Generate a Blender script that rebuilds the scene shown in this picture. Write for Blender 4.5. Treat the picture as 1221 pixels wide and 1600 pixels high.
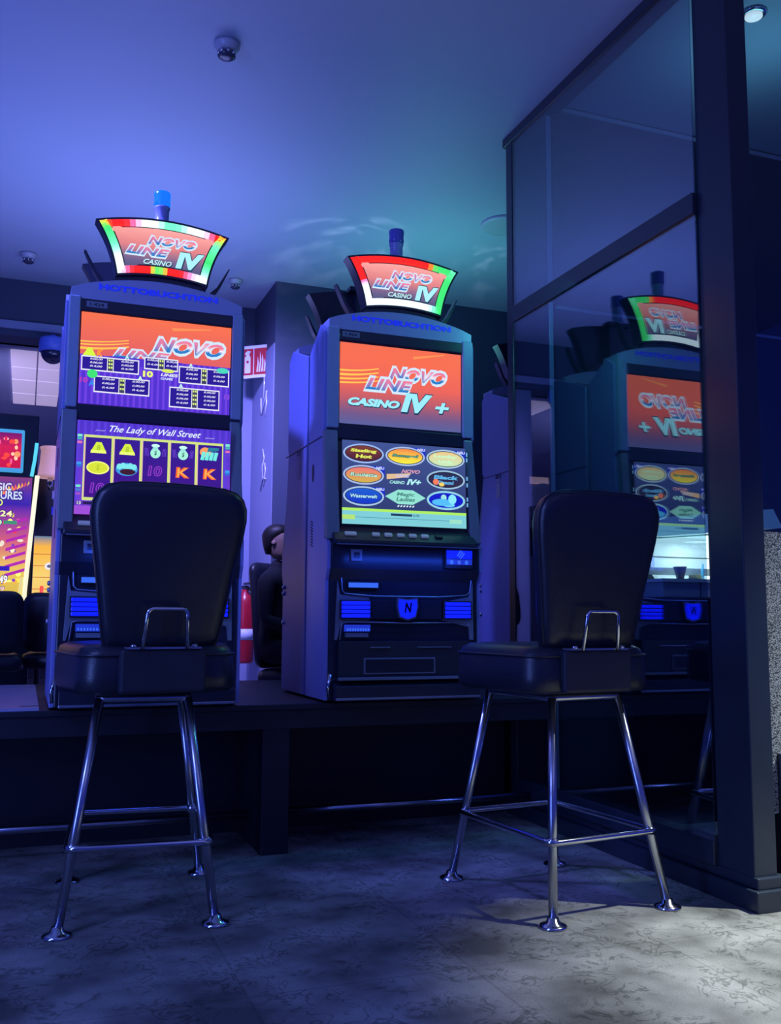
import bpy, math, random
from mathutils import Vector, Matrix, Euler
random.seed(7)
R = math.radians
for o in list(bpy.data.objects): bpy.data.objects.remove(o)
sc = bpy.context.scene
COL = sc.collection

def s2l(c, k=1.0):
    r = []
    for v in c[:3]:
        v = v / 255.0
        r.append((v / 12.92 if v <= .04045 else ((v + .055) / 1.055) ** 2.4) * k)
    return tuple(r)

# ------------------------------------------------------------------ camera
cam_d = bpy.data.cameras.new('camera'); cam = bpy.data.objects.new('camera', cam_d); COL.objects.link(cam)
cam_d.sensor_fit = 'VERTICAL'; cam_d.sensor_height = 32.0; cam_d.lens = 1487.7 / 1600 * 32.0
a, p_, ro = R(20.913), R(6.403), R(.322)
rr = Vector((math.cos(a), -math.sin(a), 0)); ff = Vector((math.sin(a), math.cos(a), 0)); uu = Vector((0, 0, 1))
fw = ff * math.cos(p_) + uu * math.sin(p_); up = -ff * math.sin(p_) + uu * math.cos(p_)
ax = rr * math.cos(ro) + up * math.sin(ro); ay = -rr * math.sin(ro) + up * math.cos(ro)
cam.matrix_world = Matrix(((ax.x, ay.x, -fw.x, 0), (ax.y, ay.y, -fw.y, 0), (ax.z, ay.z, -fw.z, .95), (0, 0, 0, 1)))
cam_d.clip_start = .05
sc.camera = cam

# ------------------------------------------------------------------ world, exposure
w = bpy.data.worlds.new('world'); sc.world = w; w.use_nodes = True
w.node_tree.nodes['Background'].inputs[0].default_value = (*s2l((48, 62, 200)), 1)
w.node_tree.nodes['Background'].inputs[1].default_value = .62
sc.view_settings.view_transform = 'Standard'; sc.view_settings.look = 'None'
sc.view_settings.exposure = 0; sc.view_settings.gamma = 1; sc.view_settings.use_curve_mapping = False

# ------------------------------------------------------------------ lights
def light(name, kind, loc, energy, col, size=.3, rot=None, to=None, size_y=None, spot=None, blend=.3):
    d = bpy.data.lights.new(name, kind); d.energy = energy; d.color = col
    if kind == 'AREA':
        d.size = size
        if size_y: d.shape = 'RECTANGLE'; d.size_y = size_y
    else: d.shadow_soft_size = size
    if kind == 'SPOT': d.spot_size = R(spot); d.spot_blend = blend
    o = bpy.data.objects.new(name, d); COL.objects.link(o); o.location = loc
    if to is not None: o.rotation_euler = (Vector(to) - Vector(loc)).to_track_quat('-Z', 'Y').to_euler()
    elif rot: o.rotation_euler = rot
    return o
# added upward fills, no fixtures, that wash the ceiling blue
light('ceiling_fill', 'AREA', (-.8, .6, 2.2), 9, (.13, .20, 1), 2.6, rot=(R(180), 0, 0), size_y=1.2)
light('ceiling_fill', 'AREA', (1.9, -.9, 2.3), 50, (.40, .38, 1), 2.6, rot=(R(180), 0, 0), size_y=1.2)
light('ceiling_fill', 'AREA', (-1.3, 5.0, 2.2), 15, (.17, .25, 1), 2.0, rot=(R(180), 0, 0), size_y=1.2)
# unseen fills added for teal and blue around the toppers and ceiling
light('topper_fill', 'AREA', (2.18, 3.5, 2.45), 2.2, (.1, .9, .85), .1, to=(1.88, 3.9, 1.95))
light('topper_fill', 'AREA', (2.5, 5.75, 2.5), 8, (.16, .85, .8), .6, rot=(R(180), 0, 0))
light('topper_fill', 'AREA', (.6, 5.7, 2.3), 26, (.26, .33, 1), 1.3, rot=(R(180), 0, 0))
# violet fills added out of view for the area behind the machines
light('back_room_fill', 'SPOT', (.75, 5.2, 3.35), 950, (.31, .28, 1), .15, to=(1.55, 7.4, 1.6), spot=75, blend=1)
light('back_room_fill', 'AREA', (-1.2, 7.9, 2.6), 90, (.5, .46, 1), 1.0, to=(-.2, 10.5, .6))
# unseen blue fills added for machine sides, stools and floor
light('row_fill', 'SPOT', (-.35, 4.0, 3.40), 420, (.15, .18, 1), .08, to=(1.18, 4.2, 1.5), spot=50, blend=.8)
light('aisle_fill', 'AREA', (-2.3, 1.3, 1.1), 48, (.15, .26, 1), .6, to=(.6, 3.4, .8), size_y=1.9)
light('aisle_fill', 'AREA', (-1.7, 1.7, 2.9), 42, (.17, .24, 1), .9, to=(.9, 3.8, 1.0))
# white ceiling spot beyond the front of the glass cabin
light('ceiling_spot', 'SPOT', (3.45, 1.95, 3.4), 1500, (.92, 1, .93), .04, to=(2.55, 1.9, 0), spot=46, blend=.9)
# inside the cabin
light('cabin_spot', 'SPOT', (2.80, 2.97, 3.3), 30, (.35, .7, 1), .05, to=(3.0, 3.7, 1.4), spot=60, blend=.8)
light('cabin_glow', 'AREA', (2.95, 3.1, 3.1), 1.6, (.25, .75, 1), .4, rot=(R(180), 0, 0))

# broken light patches on the ceiling, made by added spots masked with noise
def patch_light(loc, to, energy, spot, sc_):
    o = light('patch_light', 'SPOT', loc, energy, (.62, .75, .95), .01, to=to, spot=spot, blend=.8); d = o.data
    d.use_nodes = True; N = d.node_tree.nodes; L = d.node_tree.links; em = N['Emission']
    tc = N.new('ShaderNodeTexCoord'); mp = N.new('ShaderNodeMapping'); mp.inputs['Scale'].default_value = sc_; ns = N.new('ShaderNodeTexNoise'); ns.inputs['Scale'].default_value = 5; ns.inputs['Detail'].default_value = 5
    mr = N.new('ShaderNodeMapRange'); mr.inputs['From Min'].default_value = .50; mr.inputs['From Max'].default_value = .72
    L.new(tc.outputs['Normal'], mp.inputs['Vector']); L.new(mp.outputs['Vector'], ns.inputs['Vector']); L.new(ns.outputs['Fac'], mr.inputs['Value']); L.new(mr.outputs['Result'], em.inputs['Strength'])
patch_light((2.05, 4.9, 2.75), (1.9, 6.35, 3.5), 55, 58, (1.0, 1.2, 7))
patch_light((2.7, 4.9, 2.75), (3.05, 6.0, 3.5), 40, 30, (2, 2, 6))

# ------------------------------------------------------------------ materials
MATS = {}
def nodes(name):
    m = bpy.data.materials.new(name); m.use_nodes = True; nt = m.node_tree
    return m, nt, nt.nodes['Principled BSDF']
def pmat(name, col, rough=.5, metal=0, noise=0, nscale=20, bump=0, emit=None, es=0, spec=.5, coat=0):
    if name in MATS: return MATS[name]
    m, nt, b = nodes(name)
    b.inputs['Base Color'].default_value = (*col, 1); b.inputs['Roughness'].default_value = rough
    b.inputs['Metallic'].default_value = metal; b.inputs['Specular IOR Level'].default_value = spec
    b.inputs['Coat Weight'].default_value = coat
    if noise or bump:
        tc = nt.nodes.new('ShaderNodeTexCoord'); n = nt.nodes.new('ShaderNodeTexNoise')
        n.inputs['Scale'].default_value = nscale; n.inputs['Detail'].default_value = 4
        nt.links.new(tc.outputs['Object'], n.inputs['Vector'])
        if noise:
            mx = nt.nodes.new('ShaderNodeMix'); mx.data_type = 'RGBA'
            mx.inputs['A'].default_value = (*[c * (1 - noise) for c in col], 1)
            mx.inputs['B'].default_value = (*[min(1, c * (1 + noise)) for c in col], 1)
            nt.links.new(n.outputs['Fac'], mx.inputs['Factor']); nt.links.new(mx.outputs['Result'], b.inputs['Base Color'])
        if bump:
            bp = nt.nodes.new('ShaderNodeBump'); bp.inputs['Strength'].default_value = bump; bp.inputs['Distance'].default_value = .002
            nt.links.new(n.outputs['Fac'], bp.inputs['Height']); nt.links.new(bp.outputs['Normal'], b.inputs['Normal'])
    if emit:
        b.inputs['Emission Color'].default_value = (*emit, 1); b.inputs['Emission Strength'].default_value = es
    MATS[name] = m; return m

def screenmat(name, k=1.0, rough=.25, spec=.3):
    if name in MATS: return MATS[name]
    m, nt, b = nodes(name)
    at = nt.nodes.new('ShaderNodeAttribute'); at.attribute_name = 'Col'
    b.inputs['Base Color'].default_value = (.004, .004, .006, 1); b.inputs['Roughness'].default_value = rough
    b.inputs['Specular IOR Level'].default_value = spec
    nt.links.new(at.outputs['Color'], b.inputs['Emission Color']); b.inputs['Emission Strength'].default_value = k
    MATS[name] = m; return m

SCREEN = screenmat('lit_display', 1.16)
LED = screenmat('led_tube', 1.35, .3)
BLK = pmat('black_gloss_plastic', (.018, .021, .036), .28, noise=.2, nscale=8)
BLKM = pmat('black_matt_plastic', (.014, .017, .03), .55, noise=.2, nscale=8)
SIDE = pmat('lilac_grey_side_paint', (.22, .24, .56), .38, noise=.06, nscale=5)
GREY = pmat('grey_frame_paint', (.17, .20, .25), .33, noise=.1, nscale=12)
FRAMEP = pmat('silver_blue_frame_paint', (.26, .33, .46), .25, noise=.1, nscale=10)
SILV = pmat('brushed_silver_trim', (.30, .33, .42), .3, metal=.7, noise=.1, nscale=30)
CHROME = pmat('chrome', (.62, .64, .68), .12, metal=1)
STEEL = pmat('brushed_steel_tube', (.50, .52, .58), .26, metal=1, noise=.05, nscale=60)
VINYL = pmat('black_vinyl', (.016, .018, .030), .34, bump=.25, nscale=180, spec=.5)
CABIN = pmat('black_satin_frame_paint', (.017, .025, .040), .30, noise=.15, nscale=6, bump=.05)
DARKWOOD = pmat('dark_stand_laminate', (.006, .007, .016), .55, noise=.3, nscale=10)
COUNTERTOP = pmat('pale_counter_laminate', (.34, .32, .50), .35, noise=.08, nscale=6)
RED = pmat('red_enamel', (.42, .012, .03), .3)
WHITEP = pmat('white_plastic', (.6, .6, .62), .4)
SKIN = pmat('skin', (.42, .25, .2), .5, noise=.08, nscale=30)
HAIR = pmat('dark_hair', (.012, .009, .009), .5, bump=.6, nscale=120)
CLOTH = pmat('dark_cloth', (.012, .013, .022), .85, bump=.4, nscale=140)
BLUECLOTH = pmat('blue_cloth', (.03, .06, .35), .85, bump=.4, nscale=140)

# ceiling: matt plaster
CEIL = pmat('ceiling_plaster', (.36, .42, .52), .55, noise=.03, nscale=2.0)
WALLM = pmat('painted_wall', (.20, .22, .34), .7, noise=.05, nscale=3, bump=.1)
WALLD = pmat('dark_painted_wall', (.035, .045, .085), .7, noise=.08, nscale=3)

def carpet():
    m, nt, b = nodes('patterned_carpet'); N = nt.nodes; L = nt.links
    tc = N.new('ShaderNodeTexCoord')
    big = N.new('ShaderNodeTexNoise'); big.inputs['Scale'].default_value = 3.2; big.inputs['Detail'].default_value = 3
    L.new(tc.outputs['Object'], big.inputs['Vector'])
    # damask-like worm shapes: distorted noise cut into a thin band
    wn = N.new('ShaderNodeTexNoise'); wn.inputs['Scale'].default_value = 13; wn.inputs['Detail'].default_value = 2.5; wn.inputs['Distortion'].default_value = 1.6
    L.new(tc.outputs['Object'], wn.inputs['Vector'])
    sub = N.new('ShaderNodeMath'); sub.operation = 'SUBTRACT'; sub.inputs[1].default_value = .5; L.new(wn.outputs['Fac'], sub.inputs[0])
    ab = N.new('ShaderNodeMath'); ab.operation = 'ABSOLUTE'; L.new(sub.outputs[0], ab.inputs[0])
    band = N.new('ShaderNodeMapRange'); band.inputs['From Min'].default_value = .012; band.inputs['From Max'].default_value = .05
    band.inputs['To Min'].default_value = .58; band.inputs['To Max'].default_value = 1; L.new(ab.outputs[0], band.inputs['Value'])
    # only where a second noise allows it
    ms = N.new('ShaderNodeTexNoise'); ms.inputs['Scale'].default_value = 6.5; L.new(tc.outputs['Object'], ms.inputs['Vector'])
    mr = N.new('ShaderNodeMapRange'); mr.inputs['From Min'].default_value = .44; mr.inputs['From Max'].default_value = .54; L.new(ms.outputs['Fac'], mr.inputs['Value'])
    mx = N.new('ShaderNodeMix'); mx.inputs['A'].default_value = 1; L.new(mr.outputs['Result'], mx.inputs['Factor']); L.new(band.outputs['Result'], mx.inputs['B'])
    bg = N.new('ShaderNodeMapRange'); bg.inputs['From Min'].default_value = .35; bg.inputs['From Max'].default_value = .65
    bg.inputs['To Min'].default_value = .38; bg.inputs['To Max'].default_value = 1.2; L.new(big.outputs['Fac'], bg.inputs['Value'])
    fine = N.new('ShaderNodeTexNoise'); fine.inputs['Scale'].default_value = 160; L.new(tc.outputs['Object'], fine.inputs['Vector'])
    fm = N.new('ShaderNodeMapRange'); fm.inputs['To Min'].default_value = .75; fm.inputs['To Max'].default_value = 1.25; L.new(fine.outputs['Fac'], fm.inputs['Value'])
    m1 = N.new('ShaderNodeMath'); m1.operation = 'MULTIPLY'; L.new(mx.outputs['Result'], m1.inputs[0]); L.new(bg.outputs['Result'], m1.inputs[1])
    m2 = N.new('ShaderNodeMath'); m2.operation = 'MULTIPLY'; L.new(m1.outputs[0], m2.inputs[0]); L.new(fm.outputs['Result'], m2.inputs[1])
    # carpet tile joints
    br = N.new('ShaderNodeTexBrick'); br.offset = 0; br.inputs['Scale'].default_value = 1; br.inputs['Brick Width'].default_value = .62; br.inputs['Row Height'].default_value = .62
    br.inputs['Mortar Size'].default_value = .006; br.inputs['Mortar Smooth'].default_value = .6
    br.inputs['Color1'].default_value = (1, 1, 1, 1); br.inputs['Color2'].default_value = (.9, .9, .9, 1); br.inputs['Mortar'].default_value = (.78, .78, .78, 1)
    mp = N.new('ShaderNodeMapping'); mp.inputs['Location'].default_value = (.05, .0, 0); L.new(tc.outputs['Object'], mp.inputs['Vector']); L.new(mp.outputs['Vector'], br.inputs['Vector'])
    c = N.new('ShaderNodeVectorMath'); c.operation = 'SCALE'; L.new(br.outputs['Color'], c.inputs[0]); L.new(m2.outputs[0], c.inputs['Scale'])
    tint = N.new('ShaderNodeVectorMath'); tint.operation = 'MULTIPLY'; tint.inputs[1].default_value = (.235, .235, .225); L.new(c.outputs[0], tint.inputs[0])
    L.new(tint.outputs[0], b.inputs['Base Color']); b.inputs['Roughness'].default_value = .95; b.inputs['Specular IOR Level'].default_value = .1
    bp = N.new('ShaderNodeBump'); bp.inputs['Strength'].default_value = .4; bp.inputs['Distance'].default_value = .004; L.new(fine.outputs['Fac'], bp.inputs['Height']); L.new(bp.outputs['Normal'], b.inputs['Normal'])
    return m
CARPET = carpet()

def glass(name, refl, tint, rough=0.0):
    m = bpy.data.materials.new(name); m.use_nodes = True; nt = m.node_tree; nt.nodes.clear(); N = nt.nodes; L = nt.links
    out = N.new('ShaderNodeOutputMaterial'); mix = N.new('ShaderNodeMixShader'); tr = N.new('ShaderNodeBsdfTransparent'); gl = N.new('ShaderNodeBsdfGlossy')
    tr.inputs[0].default_value = (*tint, 1); gl.inputs['Roughness'].default_value = rough; gl.inputs[0].default_value = (.9, .95, 1, 1)
    mix.inputs[0].default_value = refl
    L.new(tr.outputs[0], mix.inputs[1]); L.new(gl.outputs[0], mix.inputs[2]); L.new(mix.outputs[0], out.inputs[0])
    return m
GLASS = glass('smoked_mirror_glass', .22, (.68, .80, .88))
CLEAR = glass('clear_glass', .05, (.75, .82, .85))

def frosted():
    m, nt, b = nodes('speckled_frosted_film'); N = nt.nodes; L = nt.links
    tc = N.new('ShaderNodeTexCoord'); n = N.new('ShaderNodeTexVoronoi'); n.inputs['Scale'].default_value = 230; L.new(tc.outputs['Object'], n.inputs['Vector'])
    r = N.new('ShaderNodeValToRGB'); r.color_ramp.elements[0].color = (.75, .8, .85, 1); r.color_ramp.elements[0].position = .3
    r.color_ramp.elements[1].color = (.05, .06, .08, 1); r.color_ramp.elements[1].position = .6
    L.new(n.outputs['Distance'], r.inputs[0]); L.new(r.outputs[0], b.inputs['Base Color']); b.inputs['Roughness'].default_value = .35; b.inputs['Transmission Weight'].default_value = .45; b.inputs['Roughness'].default_value = .7; b.inputs['IOR'].default_value = 1.1
    return m
FROST = frosted()

# ------------------------------------------------------------------ mesh builder
class MB:
    def __init__(s): s.v = []; s.f = []; s.m = []; s.c = []; s.sm = []; s.mats = []
    def mi(s, mat):
        if mat not in s.mats: s.mats.append(mat)
        return s.mats.index(mat)
    def add(s, vs, fs, mat, col=None, smooth=False, T=None):
        b = len(s.v); k = s.mi(mat)
        for v in vs:
            v = Vector(v)
            if T is not None: v = T @ v
            s.v.append(v)
        for i, f in enumerate(fs):
            s.f.append([b + j for j in f]); s.m.append(k); s.sm.append(smooth)
            if callable(col):
                s.c.append([col(*vs[j]) for j in f])
            else: s.c.append(col or (0, 0, 0))
        return s
    def box(s, x0, x1, y0, y1, z0, z1, mat, col=None, T=None):
        vs = [(x0, y0, z0), (x1, y0, z0), (x1, y1, z0), (x0, y1, z0), (x0, y0, z1), (x1, y0, z1), (x1, y1, z1), (x0, y1, z1)]
        return s.add(vs, [(0, 3, 2, 1), (4, 5, 6, 7), (0, 1, 5, 4), (1, 2, 6, 5), (2, 3, 7, 6), (3, 0, 4, 7)], mat, col, False, T)
    def prism(s, poly, axis, a0, a1, mat, col=None, smooth=False, T=None):
        n = len(poly)
        def mk(p, t): return {'x': (t, p[0], p[1]), 'y': (p[0], t, p[1]), 'z': (p[0], p[1], t)}[axis]
        vs = [mk(p, a0) for p in poly] + [mk(p, a1) for p in poly]
        fs = [tuple(range(n))[::-1], tuple(range(n, 2 * n))] + [(i, (i + 1) % n, n + (i + 1) % n, n + i) for i in range(n)]
        if axis == 'y': fs = [tuple(reversed(f)) for f in fs]
        return s.add(vs, fs, mat, col, smooth, T)
    def flat(s, poly, y, mat, col, T=None):       # lies in the x-z plane, faces -y
        return s.add([(p[0], y, p[1]) for p in poly], [tuple(range(len(poly)))], mat, col, False, T)
    def rect(s, x0, x1, z0, z1, y, mat, col, T=None, ny=1):
        for k in range(ny):
            a_ = z0 + (z1 - z0) * k / ny; b_ = z0 + (z1 - z0) * (k + 1) / ny
            s.flat([(x0, a_), (x1, a_), (x1, b_), (x0, b_)], y, mat, col, T)
        return s
    def ell(s, cx, cz, rx, rz, y, mat, col, n=28, T=None):
        return s.flat([(cx + rx * math.cos(2 * math.pi * k / n), cz + rz * math.sin(2 * math.pi * k / n)) for k in range(n)], y, mat, col, T)
    def tube(s, pts, r, mat, n=12, closed=False, col=None, T=None):
        pts = [Vector(p) for p in pts]; N = len(pts); rings = []
        prev = None
        for i, p in enumerate(pts):
            if closed: d = (pts[(i + 1) % N] - pts[i - 1])
            else: d = pts[min(i + 1, N - 1)] - pts[max(i - 1, 0)]
            d.normalize()
            if prev is None:
                q = Vector((0, 0, 1)) if abs(d.z) < .9 else Vector((0, 1, 0)); u = d.cross(q).normalized()
            else:
                u = (prev - d * prev.dot(d)).normalized()
            prev = u; v = d.cross(u)
            rad = r[i] if isinstance(r, (list, tuple)) else r
            rings.append([p + (u * math.cos(2 * math.pi * k / n) + v * math.sin(2 * math.pi * k / n)) * rad for k in range(n)])
        vs = [q for rg in rings for q in rg]; fs = []
        for i in range(N if closed else N - 1):
            j = (i + 1) % N
            for k in range(n): fs.append((i * n + k, i * n + (k + 1) % n, j * n + (k + 1) % n, j * n + k))
        if not closed: fs += [tuple(range(n))[::-1], tuple((N - 1) * n + k for k in range(n))]
        return s.add(vs, fs, mat, col, True, T)
    def lathe(s, prof, mat, n=28, T=None, col=None, smooth=True):
        vs = [(r * math.cos(2 * math.pi * k / n), r * math.sin(2 * math.pi * k / n), z) for r, z in prof for k in range(n)]
        fs = []
        for i in range(len(prof) - 1):
            for k in range(n): fs.append((i * n + k, i * n + (k + 1) % n, (i + 1) * n + (k + 1) % n, (i + 1) * n + k))
        fs += [tuple(range(n))[::-1], tuple((len(prof) - 1) * n + k for k in range(n))]
        return s.add(vs, fs, mat, col, smooth, T)
    def loft(s, rings, mat, smooth=True, T=None, col=None):   # rings of equal length, capped
        n = len(rings[0]); vs = [p for r_ in rings for p in r_]; fs = []
        for i in range(len(rings) - 1):
            for k in range(n): fs.append((i * n + k, i * n + (k + 1) % n, (i + 1) * n + (k + 1) % n, (i + 1) * n + k))
        fs += [tuple(range(n))[::-1], tuple((len(rings) - 1) * n + k for k in range(n))]
        return s.add(vs, fs, mat, col, smooth, T)
    def text(s, body, x, z, wd, h, y, mat, col, shear=0, offset=0, T=None, mode='c'):
        vs, fs = text_mesh(body, shear, offset)
        x0 = min(v[0] for v in vs); x1 = max(v[0] for v in vs); z0 = min(v[1] for v in vs); z1 = max(v[1] for v in vs)
        sx = wd / (x1 - x0) if wd else h / (z1 - z0); sz = h / (z1 - z0)
        out = [(x + (v[0] - (x0 + x1) / 2) * sx, y, z + (v[1] - (z0 + z1) / 2) * sz) for v in vs]
        return s.add(out, fs, mat, col, False, T)
    def build(s, name, parent=None, loc=None, rot=None, autosmooth=True):
        me = bpy.data.meshes.new(name); me.from_pydata([tuple(v) for v in s.v], [], s.f)
        for m in s.mats: me.materials.append(m)
        me.polygons.foreach_set('material_index', s.m); me.polygons.foreach_set('use_smooth', s.sm)
        if any(c != (0, 0, 0) for c in s.c):
            at = me.color_attributes.new('Col', 'FLOAT_COLOR', 'CORNER')
            for p, c in zip(me.polygons, s.c):
                for q, li in enumerate(p.loop_indices):
                    cc = c[q] if isinstance(c, list) else c
                    at.data[li].color = (*cc, 1)
        me.validate(); me.update()
        o = bpy.data.objects.new(name, me); COL.objects.link(o)
        if parent: o.parent = parent
        if loc: o.location = loc
        if rot: o.rotation_euler = rot
        return o
_tc = {}
def text_mesh(body, shear, offset):
    key = (body, shear, offset)
    if key in _tc: return _tc[key]
    c = bpy.data.curves.new('t', 'FONT'); c.body = body; c.shear = shear; c.offset = offset; c.resolution_u = 3; c.size = 1
    o = bpy.data.objects.new('t', c); COL.objects.link(o)
    dg = bpy.context.evaluated_depsgraph_get(); me = bpy.data.meshes.new_from_object(o.evaluated_get(dg))
    vs = [(v.co.x, v.co.y) for v in me.vertices]; fs = [tuple(p.vertices) for p in me.polygons]
    # keep faces turned to +z of the text plane
    out = []
    for p in me.polygons:
        out.append(tuple(p.vertices) if p.normal.z >= 0 else tuple(reversed(p.vertices)))
    bpy.data.objects.remove(o); bpy.data.curves.remove(c); bpy.data.meshes.remove(me)
    _tc[key] = (vs, out); return _tc[key]

def bevel(o, wd=.004, seg=2):
    m = o.modifiers.new('bevel', 'BEVEL'); m.width = wd; m.segments = seg; m.limit_method = 'ANGLE'; m.angle_limit = R(40); return o
def empty(name, loc, rz=0, label=None, cat=None, group=None):
    o = bpy.data.objects.new(name, None); COL.objects.link(o); o.location = loc; o.rotation_euler = (0, 0, rz); o.empty_display_size = .1
    if label: tag(o, label, cat, group)
    return o
def tag(o, label, cat, group=None):
    o['label'] = label; o['category'] = cat
    if group: o['group'] = group
    return o
def struct(o): o['kind'] = 'structure'; return o
def rrect(hx, hy, r, n=6, cx=0, cy=0):
    pts = []
    for (sx, sy, a0) in ((1, 1, 0), (-1, 1, 90), (-1, -1, 180), (1, -1, 270)):
        for k in range(n + 1):
            t = R(a0 + 90 * k / n); pts.append((cx + sx * (hx - r) + r * math.cos(t), cy + sy * (hy - r) + r * math.sin(t)))
    return pts

# ================================================================== SETTING
CZ = 3.5
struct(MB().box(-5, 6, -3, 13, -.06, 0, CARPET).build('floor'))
struct(MB().box(-5, 6, -3, 7.56, CZ, CZ + .1, CEIL).build('ceiling'))
# dark bulkhead over the opening to the back area, with a lighter lower band
b = MB(); b.box(-5, 1.68, 7.56, 7.75, 3.16, CZ, WALLD); struct(b.build('trim_1'))
b = MB(); b.box(-5, 1.0, 7.50, 7.8, 3.10, 3.16, WALLM).box(-5, 1.0, 7.52, 7.8, 3.05, 3.10, WALLD); struct(b.build('trim_2'))
struct(MB().box(.30, 1.68, 7.58, 7.8, 0, 3.05, WALLM).build('wall_back'))
b = MB(); b.box(1.68, 6, 6.86, 7.8, 0, CZ, WALLD)
b.box(1.674, 1.682, 6.862, 7.58, 0, 3.02, WALLM); struct(b.build('wall_right'))
# back area: lower ceiling, far wall, raised floor
struct(MB().box(-5, 1.0, 7.75, 12.5, 3.05, 3.1, WALLM).build('ceiling_back'))
struct(MB().box(-5, 1.0, 12.5, 12.6, 0, 3.05, WALLM).build('wall_far'))

# lit ceiling panel with tile joints in the back area
b = MB()
PANEL = pmat('lit_ceiling_tile', (.6, .55, .58), .6, emit=s2l((165, 148, 178)), es=.75)
xs = (-.2, .01, .215); ys = [7.9, 8.4, 8.85, 9.4, 9.9]
for i in range(2):
    for j in range(4): b.box(xs[i] + .006, xs[i + 1] - .006, ys[j] + .012, ys[j + 1] - .012, 3.03, 3.049, PANEL)
tag(b.build('ceiling_light'), 'pale pinkish lit ceiling tiles in the area behind the left machine', 'light')

# ================================================================== MACHINE STANDS
def stand():
    root = empty('machine_stand', (1.2, 3.86, 0), 0, 'long black stand with foot rail carrying the gaming machines', 'stand')
    T = Matrix.Translation((-1.2, -3.86, 0))
    bevel(MB().box(-3, 2.28, 3.86, 5.38, .575, .60, DARKWOOD, T=T).build('top_board', root), .004)
    MB().box(-3, .068, 3.862, 5.2, .60, .61, COUNTERTOP, T=T).build('pale_top', root)['label'] = 'pale lilac end of the top'
    MB().box(-3, 2.28, 4.35, 5.3, 0, .575, DARKWOOD, T=T).build('recessed_panel', root)
    for x in (.93, -.9):
        bevel(MB().box(x, x + .115, 3.88, 4.35, 0, .575, DARKWOOD, T=T).build('leg', root), .004)
    MB().box(-3, 2.28, 3.87, 3.89, .50, .575, DARKWOOD, T=T).build('fascia', root)
    for x0, x1 in ((-.78, .93), (1.045, 2.27)):
        MB().tube([(x0, 4.1, .125), (x1, 4.1, .122)], .016, STEEL, T=T).build('foot_rail', root)
    MB().box(.0, .07, 3.95, 3.956, .6105, .6115, DARKWOOD, T=T).build('joint_strip', root)
    return root
stand()

# ================================================================== GAMING MACHINES
W = (1, 1, 1)
def chrome_text(b, body, x, z, wd, h, y, shear=.35, bright=1.0):
    b.text(body, x, z, wd * 1.03, h * 1.22, y, SCREEN, s2l((200, 222, 245), bright), shear, .09)
    t0, t1 = z - h / 2, z + h / 2
    def g(X, Y, Z):
        t = (Z - t0) / (t1 - t0)
        if t > .55: return s2l((228, 120, 150), bright)
        if t > .42: return s2l((240, 230, 245), bright)
        return s2l((40, 120, 190), bright)
    b.text(body, x, z, wd * .96, h * .86, y - .0008, SCREEN, g, shear, .035)
def cyan_text(b, body, x, z, wd, h, y, shear=.3, off=.03, c=(150, 225, 240), dark=(30, 60, 90)):
    b.text(body, x + .002, z - .002, wd * 1.03, h * 1.15, y, SCREEN, s2l(dark), shear, off + .025)
    b.text(body, x, z, wd, h, y - .0008, SCREEN, s2l(c), shear, off)

TLc, TRc, BRc, BLc = (-.250, 1.948), (.272, 1.948), (.192, 1.735), (-.170, 1.735)
def sign_outline(inset=0, n=22):
    def seg(A, B, bulge, n):
        A = Vector(A); B = Vector(B); d = B - A; nn = Vector((-d.y, d.x)).normalized()
        return [A + d * t + nn * bulge * 4 * t * (1 - t) for t in [k / n for k in range(n)]]
    # clockwise from top-left, seen from the front: top, right, bottom, left
    pts = []
    for side, (A, B, bu) in enumerate(((TLc, TRc, .034), (TRc, BRc, -.012), (BRc, BLc, -.018), (BLc, TLc, -.012))):
        for k, q in enumerate(seg(A, B, bu, n)): pts.append((side, k / n, q))
    N = len(pts); out = []
    for i, (sd, t, q) in enumerate(pts):
        dn = (pts[(i + 1) % N][2] - q).normalized(); dp = (q - pts[i - 1][2]).normalized()
        n1 = Vector((dn.y, -dn.x)); n2 = Vector((dp.y, -dp.x)); mm = (n1 + n2); ml = mm.length; mm = mm / ml if ml else n1
        k = 1 / max(.5, mm.dot(n1))
        out.append((sd, t, q + mm * inset * k))
    return out

def ramp(stops, t):
    for (a0, c0), (a1, c1) in zip(stops, stops[1:]):
        if t <= a1:
            k = (t - a0) / max(1e-6, a1 - a0); return tuple(x + (y - x) * k for x, y in zip(c0, c1))
    return stops[-1][1]
rd, wh, gn, mt, pk, og, yg = (255, 34, 30), (225, 245, 250), (60, 215, 110), (110, 240, 190), (235, 120, 190), (255, 170, 60), (190, 240, 80)
LEDC = {
 'a': [[(0, og), (.06, rd), (.17, rd), (.24, pk), (.3, wh), (.42, wh), (.5, mt), (.58, mt), (.68, wh), (.8, wh), (.85, pk), (.9, rd), (.97, rd), (1, og)],
       [(0, og), (.1, yg), (.25, mt), (.6, gn), (.75, mt), (.9, wh), (1, wh)],
       [(0, wh), (.1, wh), (.2, pk), (.28, rd), (.42, rd), (.47, yg), (.53, gn), (.58, yg), (.63, rd), (.8, rd), (.88, pk), (.93, wh), (1, wh)],
       [(0, wh), (.3, wh), (.5, mt), (.8, gn), (.92, yg), (1, og)]],
 'b': [[(0, rd), (.70, rd), (.74, og), (.78, gn), (1, gn)], [(0, mt), (.3, gn), (1, gn)],
       [(0, gn), (.08, mt), (.16, wh), (1, wh)], [(0, wh), (.38, wh), (.46, pk), (.5, rd), (1, rd)]],
 'c': [[(0, mt), (1, mt)]] * 4}
LEDC['c'] = [[(0, (60, 70, 110)), (1, (60, 70, 110))]] * 4

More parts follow.
